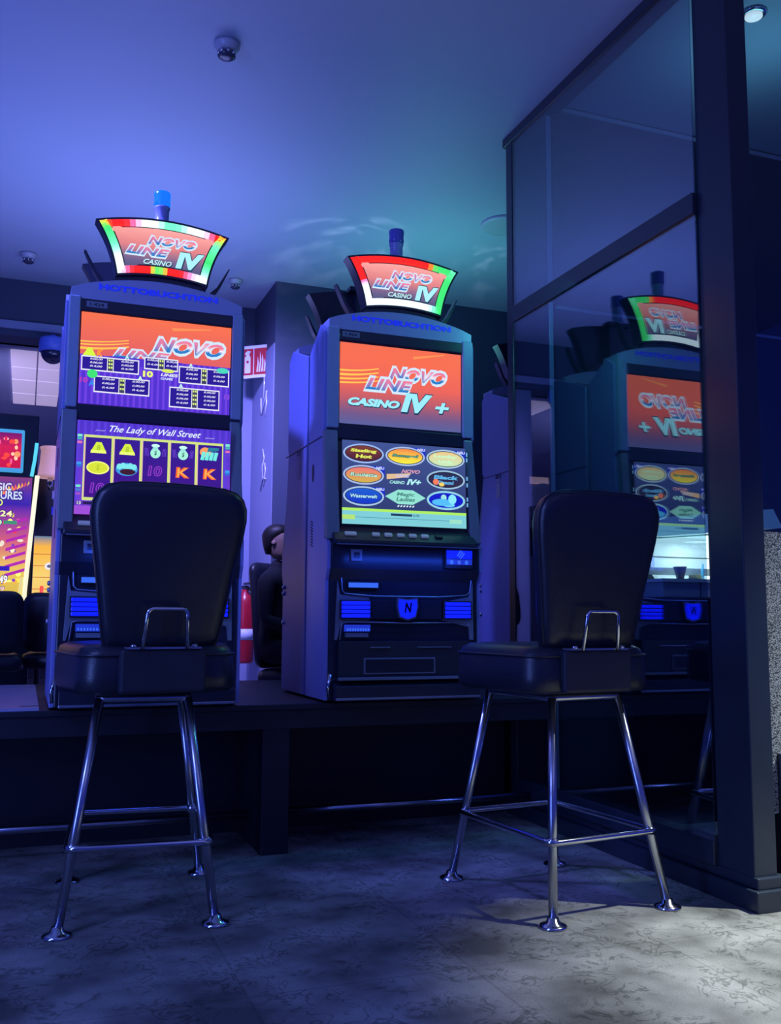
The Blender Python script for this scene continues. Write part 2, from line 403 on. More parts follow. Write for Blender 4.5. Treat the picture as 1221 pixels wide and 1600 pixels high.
def make_sign(root, led, text=True):
    b = MB()
    o0 = [q for _, _, q in sign_outline(-.008)]
    b.prism([(q.x, q.y) for q in o0], 'y', .085, .15, BLK); h = b.build('sign_housing', root)
    s = MB(); o1 = sign_outline(0.0); o2 = sign_outline(.006); o3 = sign_outline(.027); o4 = sign_outline(.032)
    N = len(o1)
    for i in range(N):
        j = (i + 1) % N; sd, t, _ = o1[i]; c = s2l(ramp(LEDC[led][sd], t))
        lay = [(o1[i][2], o1[j][2], .086), (o2[i][2], o2[j][2], .074), (o3[i][2], o3[j][2], .074), (o4[i][2], o4[j][2], .086)]
        vs = []
        for A, B, y in lay: vs += [(A.x, y, A.y), (B.x, y, B.y)]
        s.add(vs, [(0, 2, 3, 1), (2, 4, 5, 3), (4, 6, 7, 5)], LED, c)
    s.build('led_ring', h)['label'] = 'coloured LED ring'
    if not text: return
    f = MB(); o5 = [q for _, _, q in sign_outline(.036)][::-1]
    def g(x, y, z):
        t = (z - 1.76) / .19
        return s2l(ramp([(0, (70, 80, 120)), (.25, (110, 95, 135)), (.55, (215, 125, 128)), (1, (245, 165, 160))], t))
    c = Vector((.011, 1.85)); vs = [(c.x, .083, c.y)]
    K = 5
    for k in range(1, K + 1): vs += [(c.x + (q.x - c.x) * k / K, .083, c.y + (q.y - c.y) * k / K) for q in o5]
    n = len(o5); fs = [(0, 1 + i, 1 + (i + 1) % n) for i in range(n)]
    for k in range(K - 1): fs += [(1 + k * n + i, 1 + (k + 1) * n + i, 1 + (k + 1) * n + (i + 1) % n, 1 + k * n + (i + 1) % n) for i in range(n)]
    f.add(vs, fs, SCREEN, g)
    T = Matrix.Translation((.011, 0, 1.85)) @ Matrix.Rotation(R(.5), 4, 'Y') @ Matrix.Translation((-.011, 0, -1.85))
    chrome_text(f, 'NOVO', .045, 1.893, .205, .040, .081)
    chrome_text(f, 'LINE', -.052, 1.843, .185, .040, .079)
    cyan_text(f, 'CASINO', -.012, 1.800, .115, .022, .080, .35, .02, (190, 235, 240))
    cyan_text(f, 'IV', .120, 1.822, .12, .072, .078, .22, .06, (165, 230, 240))
    f.build('sign_face', h)

def lower_menu(b, y):
    G = lambda c, k=1.0: s2l(c, k)
    b.rect(-.293, .293, .742, 1.107, y, SCREEN, lambda X, Y, Z: G(ramp([(0, (42, 52, 100)), (1, (62, 80, 140))], (Z - .742) / .365)), ny=6)
    cols = (-.195, .0, .195); rows = (1.052, .958, .865)
    def oval(cx, cz, rim, top, bot, name, tc, new=False, two=None):
        if new:
            b.rect(cx + .01, cx + .098, cz + .0, cz + .042, y - .0006, SCREEN, G((25, 45, 185)))
            b.text('NEU', cx + .076, cz + .033, .036, .012, y - .0045, SCREEN, G((215, 225, 250)), 0, .03, T=None)
        b.ell(cx, cz, .094, .043, y - .001, SCREEN, G(rim)); b.ell(cx, cz, .086, .036, y - .0016, SCREEN, G((30, 30, 60)))
        b.ell(cx, cz, .082, .033, y - .0022, SCREEN, lambda X, Y, Z: G(ramp([(0, bot), (.5, tuple((u + v) / 2 for u, v in zip(top, bot))), (1, top)], (Z - cz + .033) / .066)))
        if two:
            b.text(two[0], cx, cz + .010, .12, .018, y - .003, SCREEN, G(tc), .1, .05); b.text(two[1], cx, cz - .013, .075, .017, y - .003, SCREEN, G(tc), .1, .05)
        elif name:
            b.text(name, cx, cz, .128, .018, y - .003, SCREEN, G((40, 50, 70)), .15, .09); b.text(name, cx, cz, .124, .016, y - .0036, SCREEN, G(tc), .15, .03)
    oval(cols[0], rows[0], (150, 175, 225), (120, 60, 50), (70, 30, 50), None, (215, 225, 90), two=('Sizzling', 'Hot'))
    oval(cols[1], rows[0], (160, 180, 220), (235, 130, 70), (235, 230, 60), 'Rumpel', (90, 160, 130), True)
    oval(cols[2], rows[0], (160, 190, 215), (225, 190, 130), (190, 225, 180), None, (190, 235, 190), True, two=('Lucky', 'Lady'))
    oval(cols[0], rows[1], (160, 180, 220), (225, 110, 110), (200, 170, 70), 'Roulette', (170, 225, 200), True)
    oval(cols[2], rows[1], (150, 185, 210), (40, 45, 80), (50, 40, 70), None, (90, 170, 220), two=('Black', 'Diamond'))
    b.ell(cols[2] - .05, rows[1] - .012, .014, .013, y - .004, SCREEN, G((235, 120, 90))); b.ell(cols[2] - .022, rows[1] - .022, .013, .009, y - .004, SCREEN, G((240, 200, 100)))
    oval(cols[0], rows[2], (160, 190, 225), (30, 90, 200), (20, 50, 190), 'Wasserwelt', (170, 220, 240), True)
    # mini logo in the middle
    b.flat([(-.088, .945), (.0, .958), (.03, .978), (-.088, .968)], y - .001, SCREEN, G((215, 180, 140)))
    b.text('NOVO', .025, .985, .09, .017, y - .002, SCREEN, G((205, 150, 170)), .4, .04); b.text('LINE', -.012, .964, .07, .014, y - .002, SCREEN, G((190, 190, 220)), .4, .04)
    b.text('CASINO', -.04, .934, .07, .014, y - .002, SCREEN, G((160, 225, 220)), .3, .03); b.text('IV+', .04, .938, .07, .026, y - .002, SCREEN, G((170, 230, 230)), .3, .05)
    # lozenge
    b.flat([(-.096, .870), (-.035, .838), (.035, .838), (.096, .870), (.035, .902), (-.035, .902)], y - .001, SCREEN, G((140, 215, 200)))
    b.text('Magic', 0, .880, .085, .020, y - .002, SCREEN, G((70, 130, 120)), .2, .03); b.text('Ladies', 0, .860, .09, .018, y - .002, SCREEN, G((70, 130, 120)), .2, .03)
    for k in range(6): b.flat([(-.04 + k * .014, .826), (-.033 + k * .014, .826), (-.028 + k * .014, .833), (-.035 + k * .014, .833)], y - .001, SCREEN, G((225, 245, 245)))
    # blue figure oval
    b.ell(cols[2], rows[2], .094, .043, y - .001, SCREEN, G((140, 200, 220))); b.ell(cols[2], rows[2], .084, .034, y - .0016, SCREEN, G((20, 30, 190)))
    for dx, dz, rx, rz, cc in ((-.02, -.01, .05, .016, (80, 180, 235)), (-.012, .012, .014, .014, (150, 215, 215)), (.03, .006, .02, .022, (130, 220, 240)), (.012, -.02, .03, .01, (110, 200, 240))):
        b.ell(cols[2] + dx, rows[2] + dz, rx, rz, y - .0024 - abs(dx) * .01, SCREEN, G(cc), 14)
    # status bar
    b.rect(-.293, .293, .800, .812, y - .001, SCREEN, G((165, 225, 95))); b.rect(-.293, .293, .742, .800, y - .001, SCREEN, G((120, 195, 205)))
    b.rect(-.07, .03, .785, .795, y - .002, SCREEN, G((30, 60, 90))); b.text('0.00', .05, .790, .03, .010, y - .002, SCREEN, G((50, 90, 110)), 0, .02)
    b.rect(-.293, -.235, .762, .782, y - .002, SCREEN, G((170, 215, 110))); b.rect(.21, .27, .762, .780, y - .002, SCREEN, G((150, 215, 190)))
    b.rect(-.235, .21, .772, .774, y - .002, SCREEN, G((60, 110, 140)))
    # column of small bright marks along the right edge
    for z in (1.07, 1.045, .96, .93, .865, .84): b.rect(.296, .303, z, z + .018, y - .0015, SCREEN, G((110, 170, 225)))

def reels(b, y):
    G = lambda c, k=1.0: s2l(c, k)
    b.rect(-.302, .302, .735, 1.107, y, SCREEN, lambda X, Y, Z: G(ramp([(0, (150, 70, 200)), (.12, (110, 60, 200)), (1, (72, 48, 190))], (Z - .735) / .37)), ny=6)
    for k in range(24):
        x = -.302 + k * .0252; b.rect(x, x + .010, .74, 1.105, y - .0003, SCREEN, G((88, 58, 208)))
    b.text('The Lady of Wall Street', .0, 1.076, .36, .034, y - .001, SCREEN, G((215, 225, 240)), .45, .012)
    b.text('Jewel', -.215, 1.069, .04, .008, y - .001, SCREEN, G((180, 180, 230)), .3); b.text('Jewel', .215, 1.069, .04, .008, y - .001, SCREEN, G((180, 180, 230)), .3)
    X0, X1, Z0, Z1 = -.275, .272, .790, 1.050
    b.rect(X0, X1, Z0, Z1, y - .001, SCREEN, G((200, 215, 120)))
    cw = (X1 - X0) / 5
    sym = [['tri', 'coin', 'ten'], ['tri', 'wallet', 'K'], ['bag', 'ten', 'gem'], ['bag', 'K', 'ten'], ['cash', 'K', 'ten']]
    for i in range(5):
        xa = X0 + i * cw + .007; xb = X0 + (i + 1) * cw - .005
        b.rect(xa, xb, Z0 + .012, Z1 - .010, y - .0016, SCREEN, lambda X, Y, Z: G(ramp([(0, (62, 20, 130)), (1, (50, 26, 138))], (Z - Z0) / .26)))
        b.rect(xa - .0035, xa - .001, Z0 + .01, Z1 - .008, y - .0018, SCREEN, G((230, 160, 190)))
        xc = (xa + xb) / 2
        for r, kind in enumerate(sym[i]):
            zc = Z1 - .050 - r * .080; yy = y - .0022
            if kind == 'tri':
                b.flat([(xc - .030, zc - .022), (xc + .030, zc - .022), (xc + .028, zc - .010), (xc - .028, zc - .010)], yy, SCREEN, G((225, 240, 110)))
                b.flat([(xc - .026, zc - .010), (xc + .026, zc - .010), (xc + .011, zc + .022), (xc - .009, zc + .022)], yy, SCREEN, G((205, 225, 60)))
                b.text('8', xc, zc, .014, .022, yy - .001, SCREEN, G((150, 185, 40)), .1, .02)
            elif kind == 'coin':
                b.ell(xc, zc, .043, .026, yy, SCREEN, G((235, 240, 120))); b.ell(xc, zc, .037, .021, yy - .0006, SCREEN, G((205, 215, 50)))
                b.text('$', xc, zc, .012, .026, yy - .0012, SCREEN, G((170, 190, 40)), .1, .02)
            elif kind == 'ten': b.text('10', xc, zc, .056, .042, yy, SCREEN, G((150, 60, 190)), .1, .05); b.text('10', xc, zc, .05, .036, yy - .0006, SCREEN, G((70, 30, 150)), .1, -.0)
            elif kind == 'K': b.text('K', xc, zc, .056, .044, yy, SCREEN, G((235, 95, 30)), .05, .06); b.text('K', xc, zc, .044, .036, yy - .0006, SCREEN, G((250, 170, 80)), .05, .0)
            elif kind == 'bag':
                b.ell(xc, zc - .008, .020, .020, yy, SCREEN, G((160, 230, 210))); b.flat([(xc - .016, zc + .004), (xc + .012, zc + .004), (xc + .008, zc + .018), (xc - .008, zc + .018)], yy, SCREEN, G((140, 215, 205)))
                b.ell(xc, zc + .023, .016, .007, yy, SCREEN, G((190, 245, 230))); b.text('$', xc, zc - .008, .010, .020, yy - .001, SCREEN, G((40, 110, 90)), .1, .03)
                for q in (-1, 1):
                    for w_ in range(3): b.flat([(xc + q * (.026 + w_ * .006), zc - .02), (xc + q * (.028 + w_ * .006), zc - .02), (xc + q * (.032 + w_ * .005), zc + .012), (xc + q * (.030 + w_ * .005), zc + .012)], yy, SCREEN, G((110, 70, 210)))
            elif kind == 'wallet':
                b.ell(xc, zc, .042, .026, yy, SCREEN, G((60, 150, 215)))
                for q in range(5): b.ell(xc - .028 + q * .014, zc + .010 + .004 * (q % 2), .011, .012, yy - .0006, SCREEN, G((120, 220, 225)), 12)
                b.ell(xc + .004, zc - .010, .030, .012, yy - .0012, SCREEN, G((60, 25, 40)))
            elif kind == 'gem': b.flat([(xc - .024, zc), (xc - .014, zc + .016), (xc + .014, zc + .016), (xc + .024, zc), (xc, zc - .024)], yy, SCREEN, G((50, 205, 130)))
            elif kind == 'cash':
                b.ell(xc - .02, zc + .010, .022, .020, yy, SCREEN, G((240, 150, 90))); b.flat([(xc - .012, zc + .012), (xc + .034, zc + .018), (xc + .036, zc + .030), (xc - .008, zc + .030)], yy - .0006, SCREEN, G((40, 120, 150)))
                for q in range(4): b.flat([(xc - .040 + q * .017, zc - .022), (xc - .026 + q * .017, zc - .024), (xc - .018 + q * .017, zc + .010), (xc - .032 + q * .017, zc + .012)], yy - .0012, SCREEN, G((110, 225, 215)))
    # side ladders of coloured chips
    for sx in (-1, 1):
        for z, cc in ((1.045, (120, 225, 190)), (1.033, (70, 170, 170)), (1.018, (210, 110, 170)), (1.003, (90, 60, 200)), (.935, (60, 150, 225)), (.925, (40, 110, 200)), (.845, (110, 220, 190)), (.83, (70, 120, 200)), (.815, (150, 80, 190))):
            b.rect(sx * .290 - .009, sx * .290 + .009, z - .005, z + .005, y - .0014, SCREEN, G(cc))
    b.rect(-.30, .30, .772, .786, y - .0012, SCREEN, G((90, 50, 160))); b.text('13', -.285, .779, .014, .012, y - .003, SCREEN, G((210, 240, 200)), 0, .02); b.rect(-.27, -.215, .774, .785, y - .002, SCREEN, G((35, 25, 80))); b.text('53.00', -.19, .779, .045, .012, y - .003, SCREEN, G((210, 240, 200)), 0, .02)
    b.rect(-.302, .302, .735, .768, y - .001, SCREEN, G((150, 75, 205)))

def streaks(b, y, z0, sp, hx, zmax):
    for k, (dz, th) in enumerate(sp):
        z = z0 + dz; n = 10; pts = []
        up_ = [(-hx + (hx * .62) * t / n, z + .0002 * t * t) for t in range(n + 1)]
        dn_ = [(x, q - th * (1 - .4 * i / n)) for i, (x, q) in enumerate(up_)]
        b.flat(dn_ + up_[::-1], y, SCREEN, s2l((252, 190, 75)))
    # thin ray to the upper right
    b.flat([(hx * .20, z0 + .078), (hx * .72, zmax - .012), (hx * .72, zmax - .008), (hx * .18, z0 + .090)], y, SCREEN, s2l((244, 140, 80)))

def upper_logo(b, y):
    hx = .293
    def g(X, Y, Z):
        t = (Z - 1.19) / .365
        return s2l(ramp([(0, (84, 92, 150)), (.14, (110, 84, 130)), (.32, (182, 88, 98)), (.5, (224, 96, 84)), (.8, (234, 104, 74)), (1, (232, 104, 72))], t))
    b.rect(-hx, hx, 1.19, 1.555, y, SCREEN, g, ny=16)
    streaks(b, y - .001, 1.432, ((0, .008), (-.018, .010), (-.037, .009), (-.055, .008)), hx, 1.555)
    chrome_text(b, 'NOVO', .076, 1.432, .29, .066, y - .002)
    chrome_text(b, 'LINE', -.062, 1.378, .24, .062, y - .0045)
    cyan_text(b, 'CASINO', -.133, 1.292, .245, .036, y - .003, .3, .06)
    cyan_text(b, 'IV', .072, 1.306, .155, .088, y - .004, .25, .06)
    cyan_text(b, '+', .197, 1.295, .07, .05, y - .004, .25, .03)

def upper_table(b, y):
    hx = .302
    G = lambda c, k=1.0: s2l(c, k)
    b.rect(-hx, hx, 1.183, 1.40, y, SCREEN, G((78, 46, 196)), ny=2)
    for k in range(26):
        x = -hx + k * .0234; b.rect(x, x + .009, 1.185, 1.395, y - .0003, SCREEN, G((104, 62, 214)))
    b.flat([(-hx, 1.385), (hx, 1.385), (hx, 1.558), (-hx, 1.558)], y - .0006, SCREEN, lambda X, Y, Z: G(ramp([(0, (214, 92, 92)), (1, (236, 108, 70))], (Z - 1.385) / .17)))
    streaks(b, y - .001, 1.440, ((0, .006), (-.012, .006), (-.026, .010)), hx, 1.55)
    chrome_text(b, 'NOVO', .128, 1.452, .30, .066, y - .0025)
    chrome_text(b, 'LINE', -.062, 1.402, .235, .040, y - .002)
    # purple hides the lower part of the word
    b.rect(-.19, .10, 1.352, 1.385, y - .006, SCREEN, G((78, 46, 196)))
    def panel(x0, x1, z0, z1, rows):
        b.rect(x0, x1, z0, z1, y - .0065, SCREEN, G((225, 225, 235)))
        m = (x0 + x1) / 2; wq = .013
        for (a_, c_) in ((x0 + .004, m - wq), (m + wq, x1 - .004)):
            b.rect(a_, c_, z0 + .005, z1 - .005, y - .0072, SCREEN, G((40, 24, 140)))
            for r in range(rows):
                zz = z1 - .012 - r * (z1 - z0 - .016) / rows
                b.text('0.00,00' if r < rows - 1 else '0.4,00', (a_ + c_) / 2 + .006, zz, .048, .009, y - .008, SCREEN, G((225, 225, 245)), .3, .02)
        b.rect(m - wq + .003, m + wq - .003, z0 + .005, z1 - .005, y - .0072, SCREEN, G((60, 60, 90)))
        for r in range(rows):
            zz = z1 - .012 - r * (z1 - z0 - .016) / rows
            b.rect(m - .007, m - .001, zz - .004, zz + .004, y - .008, SCREEN, G((215, 240, 120))); b.rect(m + .002, m + .008, zz - .004, zz + .004, y - .008, SCREEN, G((215, 240, 120)))
    panel(-.296, -.072, 1.318, 1.378, 3); panel(-.245, -.028, 1.232, 1.300, 3)
    panel(.088, .296, 1.300, 1.372, 3); panel(.052, .258, 1.196, 1.282, 4)
    panel(-.052, .084, 1.345, 1.396, 2)
    b.text('10', -.036, 1.325, .040, .026, y - .0085, SCREEN, G((225, 240, 110)), 0, .05); b.text('LINES', .050, 1.328, .07, .012, y - .0085, SCREEN, G((225, 230, 240)), .2, .03); b.text('GAME', .040, 1.312, .05, .010, y - .0085, SCREEN, G((200, 215, 240)), .2, .03)
    b.flat([(-.292, 1.378), (-.240, 1.378), (-.258, 1.410), (-.272, 1.410)], y - .0088, SCREEN, G((205, 235, 60))); b.text('K', -.226, 1.393, .026, .030, y - .0088, SCREEN, G((245, 140, 50)), .2, .06)
    b.ell(-.252, 1.305, .020, .018, y - .0088, SCREEN, G((60, 215, 110)), 14); b.text('10', -.284, 1.278, .032, .022, y - .0088, SCREEN, G((170, 60, 180)), .1, .05); b.text('A', -.254, 1.268, .022, .024, y - .0088, SCREEN, G((50, 130, 230)), .1, .06)
    b.ell(.268, 1.368, .026, .012, y - .0088, SCREEN, G((70, 205, 180)), 14); b.ell(.044, 1.345, .026, .008, y - .0088, SCREEN, G((210, 225, 90)), 14)
    b.text('10', .288, 1.258, .024, .022, y - .0088, SCREEN, G((130, 70, 210)), .1, .04)
    for x, z in ((-.12, 1.385), (-.066, 1.305), (.136, 1.378), (.098, 1.288)): b.text('A', x, z, .018, .016, y - .0088, SCREEN, G((190, 235, 225)), 0, .05)

PROFILE = [(.03, 0), (.03, .50), (0.005, .55), (0.005, .655), (.05, .70), (.10, 1.14), (.085, 1.16), (.085, 1.60), (.15, 1.645)]
def make_machine(loc, rz, kind, depth, label, cat='gaming machine', group=None, lamp_lit=False):
    root = empty('gaming_machine', loc, rz, label, cat, group)
    prof = PROFILE + [(depth, 1.55), (depth, 0)]
    # cabinet core
    b = MB(); b.prism(prof, 'x', -.345, .345, BLK); bevel(b.build('cabinet', root), .004)
    # side shells
    for sx in (-1, 1):
        x0, x1 = sorted((sx * .345, sx * .362))
        p2 = [(y + (.006 if y < depth - .01 else 0), z) for y, z in prof]
        sp = MB(); sp.prism(p2, 'x', x0, x1, SIDE); s_ = bevel(sp.build('side_panel', root), .003)
        if sx == -1:
            MB().box(-.3645, -.3605, .11, depth, 1.127, 1.131, BLKM).build('seam', s_)
            if kind != 'back':
                MB().prism([(.24 + .012 * math.cos(t * .5236), .985 + .04 * math.sin(t * .5236)) for t in range(12)], 'x', -.3645, -.3605, BLKM).build('oval_cap', s_)
                q = MB()
                for i in range(3):
                    for j in range(9): q.box(-.3640, -.3610, .232 + i * .012, .238 + i * .012, .655 + j * .013 + i * .004, .661 + j * .013 + i * .004, BLKM)
                q.build('vent', s_)
        if kind == 'back' and sx == 1:       # the side seen from the front aisle on a turned machine
            MB().box(.3605, .3645, .06, depth, 1.127, 1.131, BLKM).build('seam', s_)
            lm = pmat('paper_label', (.5, .46, .52), .6)
            for z_a, z_b in ((.99, 1.075), (1.085, 1.10)): MB().box(.3605, .3640, .275, .325, z_a, z_b, lm).build('sticker', s_)
            MB().text('22.9', 0, 0, .07, .022, 0, BLKM, None, .1, .04, T=Matrix.Translation((.3645, .30, 1.115)) @ Matrix.Rotation(R(90), 4, 'Z')).build('lettering', s_)
            for z in (.46, .49, .32): MB().lathe([(.011, 0), (.011, .008), (.006, .012)], CHROME, 12, T=Matrix.Translation((.361, .07, z)) @ Matrix.Rotation(R(90), 4, 'Y')).build('lock', s_)
    # arched header
    arch = [(-.345, 1.60)] + [(.345, 1.60)] + [(.345 - .69 * t / 16, 1.655 + .062 * math.sin(math.pi * t / 16) ** .8) for t in range(17)]
    b = MB(); b.prism(arch, 'y', .078, .20, pmat('header_acrylic', (.30, .32, .50), .3)); hd = b.build('header', root)
    if kind != 'back':
        t_ = MB(); BLUET = pmat('blue_header_text', (.01, .02, .3), .4, emit=s2l((22, 40, 205)), es=1)
        t_.text('HOTTOBUCHTION', .0, 1.668, .48, .026, .076, BLUET, None, 0, .05)
        t_.build('header_lettering', hd)
        n_ = MB(); n_.box(-.285, -.205, .074, .078, 1.578, 1.602, GREY); n_.text('1.424', -.245, 1.590, .055, .013, .0735, BLKM, None, 0, .03); n_.build('number_plate', root)
    # upper display
    hx = .302 if kind == 'a' else .293
    fr = MB()
    for x0, x1 in ((-.352, -hx - .005), (hx + .004, .350)): fr.box(x0, x1, .070, .115, 1.165, 1.62, FRAMEP)
    fr.box(-.345, .345, .075, .10, 1.560, 1.612, BLK).box(-.345, .345, .078, .10, 1.12, 1.182, BLK)
    fo = bevel(fr.build('upper_frame', root), .006, 3)
    if kind != 'back':
        s = MB(); (upper_table if kind == 'a' else upper_logo)(s, .0825); s.build('upper_display', root)
        s = MB(); (reels if kind == 'a' else lower_menu)(s, 0); so = s.build('lower_display', root)
        # the lower display leans back a little with the cabinet front
        so.matrix_local = Matrix(((1, 0, 0, 0), (0, 1, math.tan(R(6.3)) * .55, -.0015 + .052 - .742 * math.tan(R(6.3)) * .55 - .0), (0, 0, 1, 0), (0, 0, 0, 1)))
    for x0, x1, x2, x3 in ((-.362, -.303, -.362, -.305), (.303, .345, .312, .362)):
        p = MB(); p.add([(x2, .015, .675), (x3, .015, .675), (x1, .07, 1.155), (x0, .07, 1.155), (x2, .06, .675), (x3, .06, .675), (x1, .11, 1.155), (x0, .11, 1.155)],
            [(0, 1, 2, 3), (5, 4, 7, 6), (4, 0, 3, 7), (1, 5, 6, 2), (3, 2, 6, 7), (4, 5, 1, 0)], GREY); bevel(p.build('side_pillar', root), .005)
    if kind != 'back':
        # button deck
        d = MB(); d.prism([(-.022, .655), (-.016, .672), (.05, .735), (.05, .645), (-.012, .648)], 'x', -.34, .325, BLK); dk = bevel(d.build('button_deck', root), .006)
        BTN = pmat('button_grey', (.30, .34, .42), .25, emit=(.10, .13, .2), es=.5)
        for x in (-.26, -.145, -.088, -.030, .026, .083, .15):
            q = MB(); T = Matrix.Translation((x, .010, .6985)) @ Matrix.Rotation(R(43), 4, 'X'); wq = .026 if x == -.26 else .017
            q.prism(rrect(wq, .010, .004, 3), 'z', -.003, .007, BTN if x < .1 else BLKM, T=T); bevel(q.build('button', dk), .002)
        # deck front: lock plate, blue card panel
        q = MB(); q.box(-.262, -.212, -.008, .004, .582, .632, GREY).box(-.250, -.224, -.010, -.007, .596, .620, BLK); bevel(q.build('lock_plate', root), .003)
        BLUEE = pmat('blue_lit_grille', (.0, .0, .05), .3, emit=s2l((8, 22, 255)), es=2.2); BLUEL = pmat('light_blue_lit', (.0, .02, .1), .3, emit=s2l((60, 110, 245)), es=.9)
        BLUED = pmat('dim_blue_lit', (.0, .01, .06), .3, emit=s2l((35, 60, 215)), es=.8)
        q = MB(); q.box(.172, .305, -.012, .004, .562, .650, BLKM).box(.178, .300, -.015, -.011, .605, .640, BLUEE)
        q.box(.178, .300, -.015, -.011, .578, .602, BLUED)
        for k in range(3): q.box(.232 + k * .010, .236 + k * .010, -.0175, -.014, .607, .638, BLUEL, T=Matrix.Translation((0.245, 0, .622)) @ Matrix.Rotation(R(38), 4, 'Y') @ Matrix.Translation((-.245, 0, -.622)))
        for k in range(3): q.prism([(.200 + k * .036 + .008 * math.cos(t), .588 + .010 * math.sin(t)) for t in [i * .6283 for i in range(10)]], 'y', -.0185, -.014, WHITEP if k == 1 else BLUEL)
        q.build('card_reader', root)['label'] = 'blue lit card reader panel'
        light('belly_fill', 'AREA', (loc[0], loc[1] - .10, loc[2] + .60), .9, (.02, .09, 1), .5, to=(loc[0], loc[1] + .03, loc[2] + .28), size_y=.03)  # unseen blue fill added in front to light the belly
        # ledge
        q = MB(); q.box(-.33, .345, -.024, .01, .650, .655, SILV); q.build('deck_trim', root)
        # belly door with curved chrome surround
        q = MB(); z0, z1 = .245, .512
        def arc(sx): return [(sx * .318, .022, z1), (sx * .312, .018, .46), (sx * .300, .014, .445), (sx * .20, .010, .440)]
        q.tube([(-.295, .020, .512), (-.292, .018, .46), (-.280, .016, .445), (-.15, .012, .436), (.15, .012, .436), (.285, .016, .445), (.304, .018, .46), (.312, .020, .512)], .003, SILV, 8)
        q.tube([(-.300, .020, .25), (-.292, .018, .32), (-.270, .016, .327), (.0, .012, .322), (.27, .016, .326), (.300, .018, .31), (.312, .020, .25)], .003, SILV, 8)
        q.prism([(.18, .415), (.300, .438), (.318, .50), (.322, .25), (.306, .25), (.300, .305), (.175, .335)], 'y', .018, .029, GREY)
        q.prism([(-.300, .44), (-.17, .43), (-.17, .33), (-.295, .32), (-.312, .25), (-.322, .25), (-.312, .50)], 'y', .018, .029, GREY)
        q.prism([(-.165, .42), (.165, .42), (.165, .34), (-.165, .34)], 'y', .014, .029, BLK); bevel(q.build('belly_panel', root), .002)
        for x0, x1 in ((-.298, -.172), (.178, .300)):
            q = MB(); q.box(x0 - .006, x1 + .006, .004, .016, .338, .420, BLKM)
            for k in range(4): q.box(x0, x1, -.002, .006, .345 + k * .018, .359 + k * .018, BLUEE)
            bevel(q.build('speaker_grille', root), .003)['label'] = 'bright blue speaker grille'
        q = MB(); sh = [(-.046, .430), (-.050, .395), (-.038, .345), (0, .332), (.038, .345), (.050, .395), (.046, .430), (0, .424)]
        q.prism(sh[::-1], 'y', .0, .014, SILV); q.prism([(x * .85, .385 + (z - .385) * .84) for x, z in sh][::-1], 'y', -.004, .0, BLUEE)
        q.text('N', 0, .388, .036, .044, -.006, pmat('emblem_dark', (.0, .0, .02), .3), None, .2, .05); q.build('emblem', root)['label'] = 'blue shield emblem'
        q = MB(); q.box(-.264, -.132, .012, .03, .472, .492, BLUEL); q.box(-.266, -.130, .016, .03, .468, .496, BLKM); q.build('note_slot', root)
        q = MB(); q.box(-.278, -.168, .008, .03, .286, .314, BLUED)
        for k in range(9): q.box(-.272 + k * .0115, -.266 + k * .0115, .005, .009, .289, .299, BLUEL)
        q.box(-.276, -.176, .010, .03, .262, .280, GREY); q.build('ticket_slot', root)
        # bottom: tray
        q = MB(); q.box(-.31, .30, .0, .03, .088, .245, BLKM); q.box(-.172, -.08, -.006, .0, .217, .222, SILV).box(.043, .204, -.006, .0, .217, .222, SILV)
        q.box(-.20, .128, -.004, .0, .108, .176, GREY).box(-.192, .120, -.006, -.003, .114, .170, BLK)
        q.box(-.315, .30, -.025, .0, .084, .096, GREY); bevel(q.build('coin_tray', root), .002)
        q = MB(); q.prism([(-.03, .0), (-.03, .06), (.03, .084), (.03, .0)], 'x', -.33, .33, BLK); q.box(-.33, .33, -.033, -.029, .004, .014, SILV)
        bevel(q.build('kick_plate', root), .003)
        q = MB(); q.tube([(-.352, .0, .02), (-.357, -.004, .06), (-.345, .0, .11)], .007, CHROME, 8); q.build('corner_trim', root)
    # topper: bracket, sign, lamp
    q = MB(); q.prism([(-.20, 1.70), (.20, 1.70), (.13, 1.76), (-.13, 1.76)], 'y', .10, .17, BLK); q.box(-.05, .05, .15, .20, 1.65, 2.0, BLK); q.build('sign_bracket', root)
    make_sign(root, {'a': 'a', 'b': 'b'}.get(kind, 'c'), kind != 'back')
    for sx in (-1, 1):
        q = MB(); q.prism([(sx * x, z) for x, z in [(.245, 1.745), (.292, 1.83), (.300, 1.835), (.262, 1.75), (.225, 1.69), (.20, 1.70)]][::sx], 'y', .13, .17, BLK); q.build('sign_wing', root)
    q = MB(); T = Matrix.Translation((.012, .19, 0))
    q.lathe([(.040, 1.99), (.040, 2.0), (.030, 2.012), (.030, 2.075), (.034, 2.08), (.034, 2.086)], pmat('lamp_stem_plastic', (.25, .25, .5), .3), 24, T=T)
    q.box(-.07, .09, .16, .22, 1.975, 1.995, BLK)
    lb = q.build('lamp_stem', root)
    q = MB(); lit = pmat('blue_beacon_lit', (.0, .05, .5), .2, emit=s2l((20, 110, 255)), es=1.1); unlit = pmat('blue_beacon_unlit', (.10, .10, .42), .2)
    q.lathe([(.033, 2.086), (.036, 2.10), (.034, 2.118), (.036, 2.135), (.036, 2.148), (.0335, 2.152)], lit if lamp_lit else unlit, 24, T=T); q.build('beacon', lb)
    return root

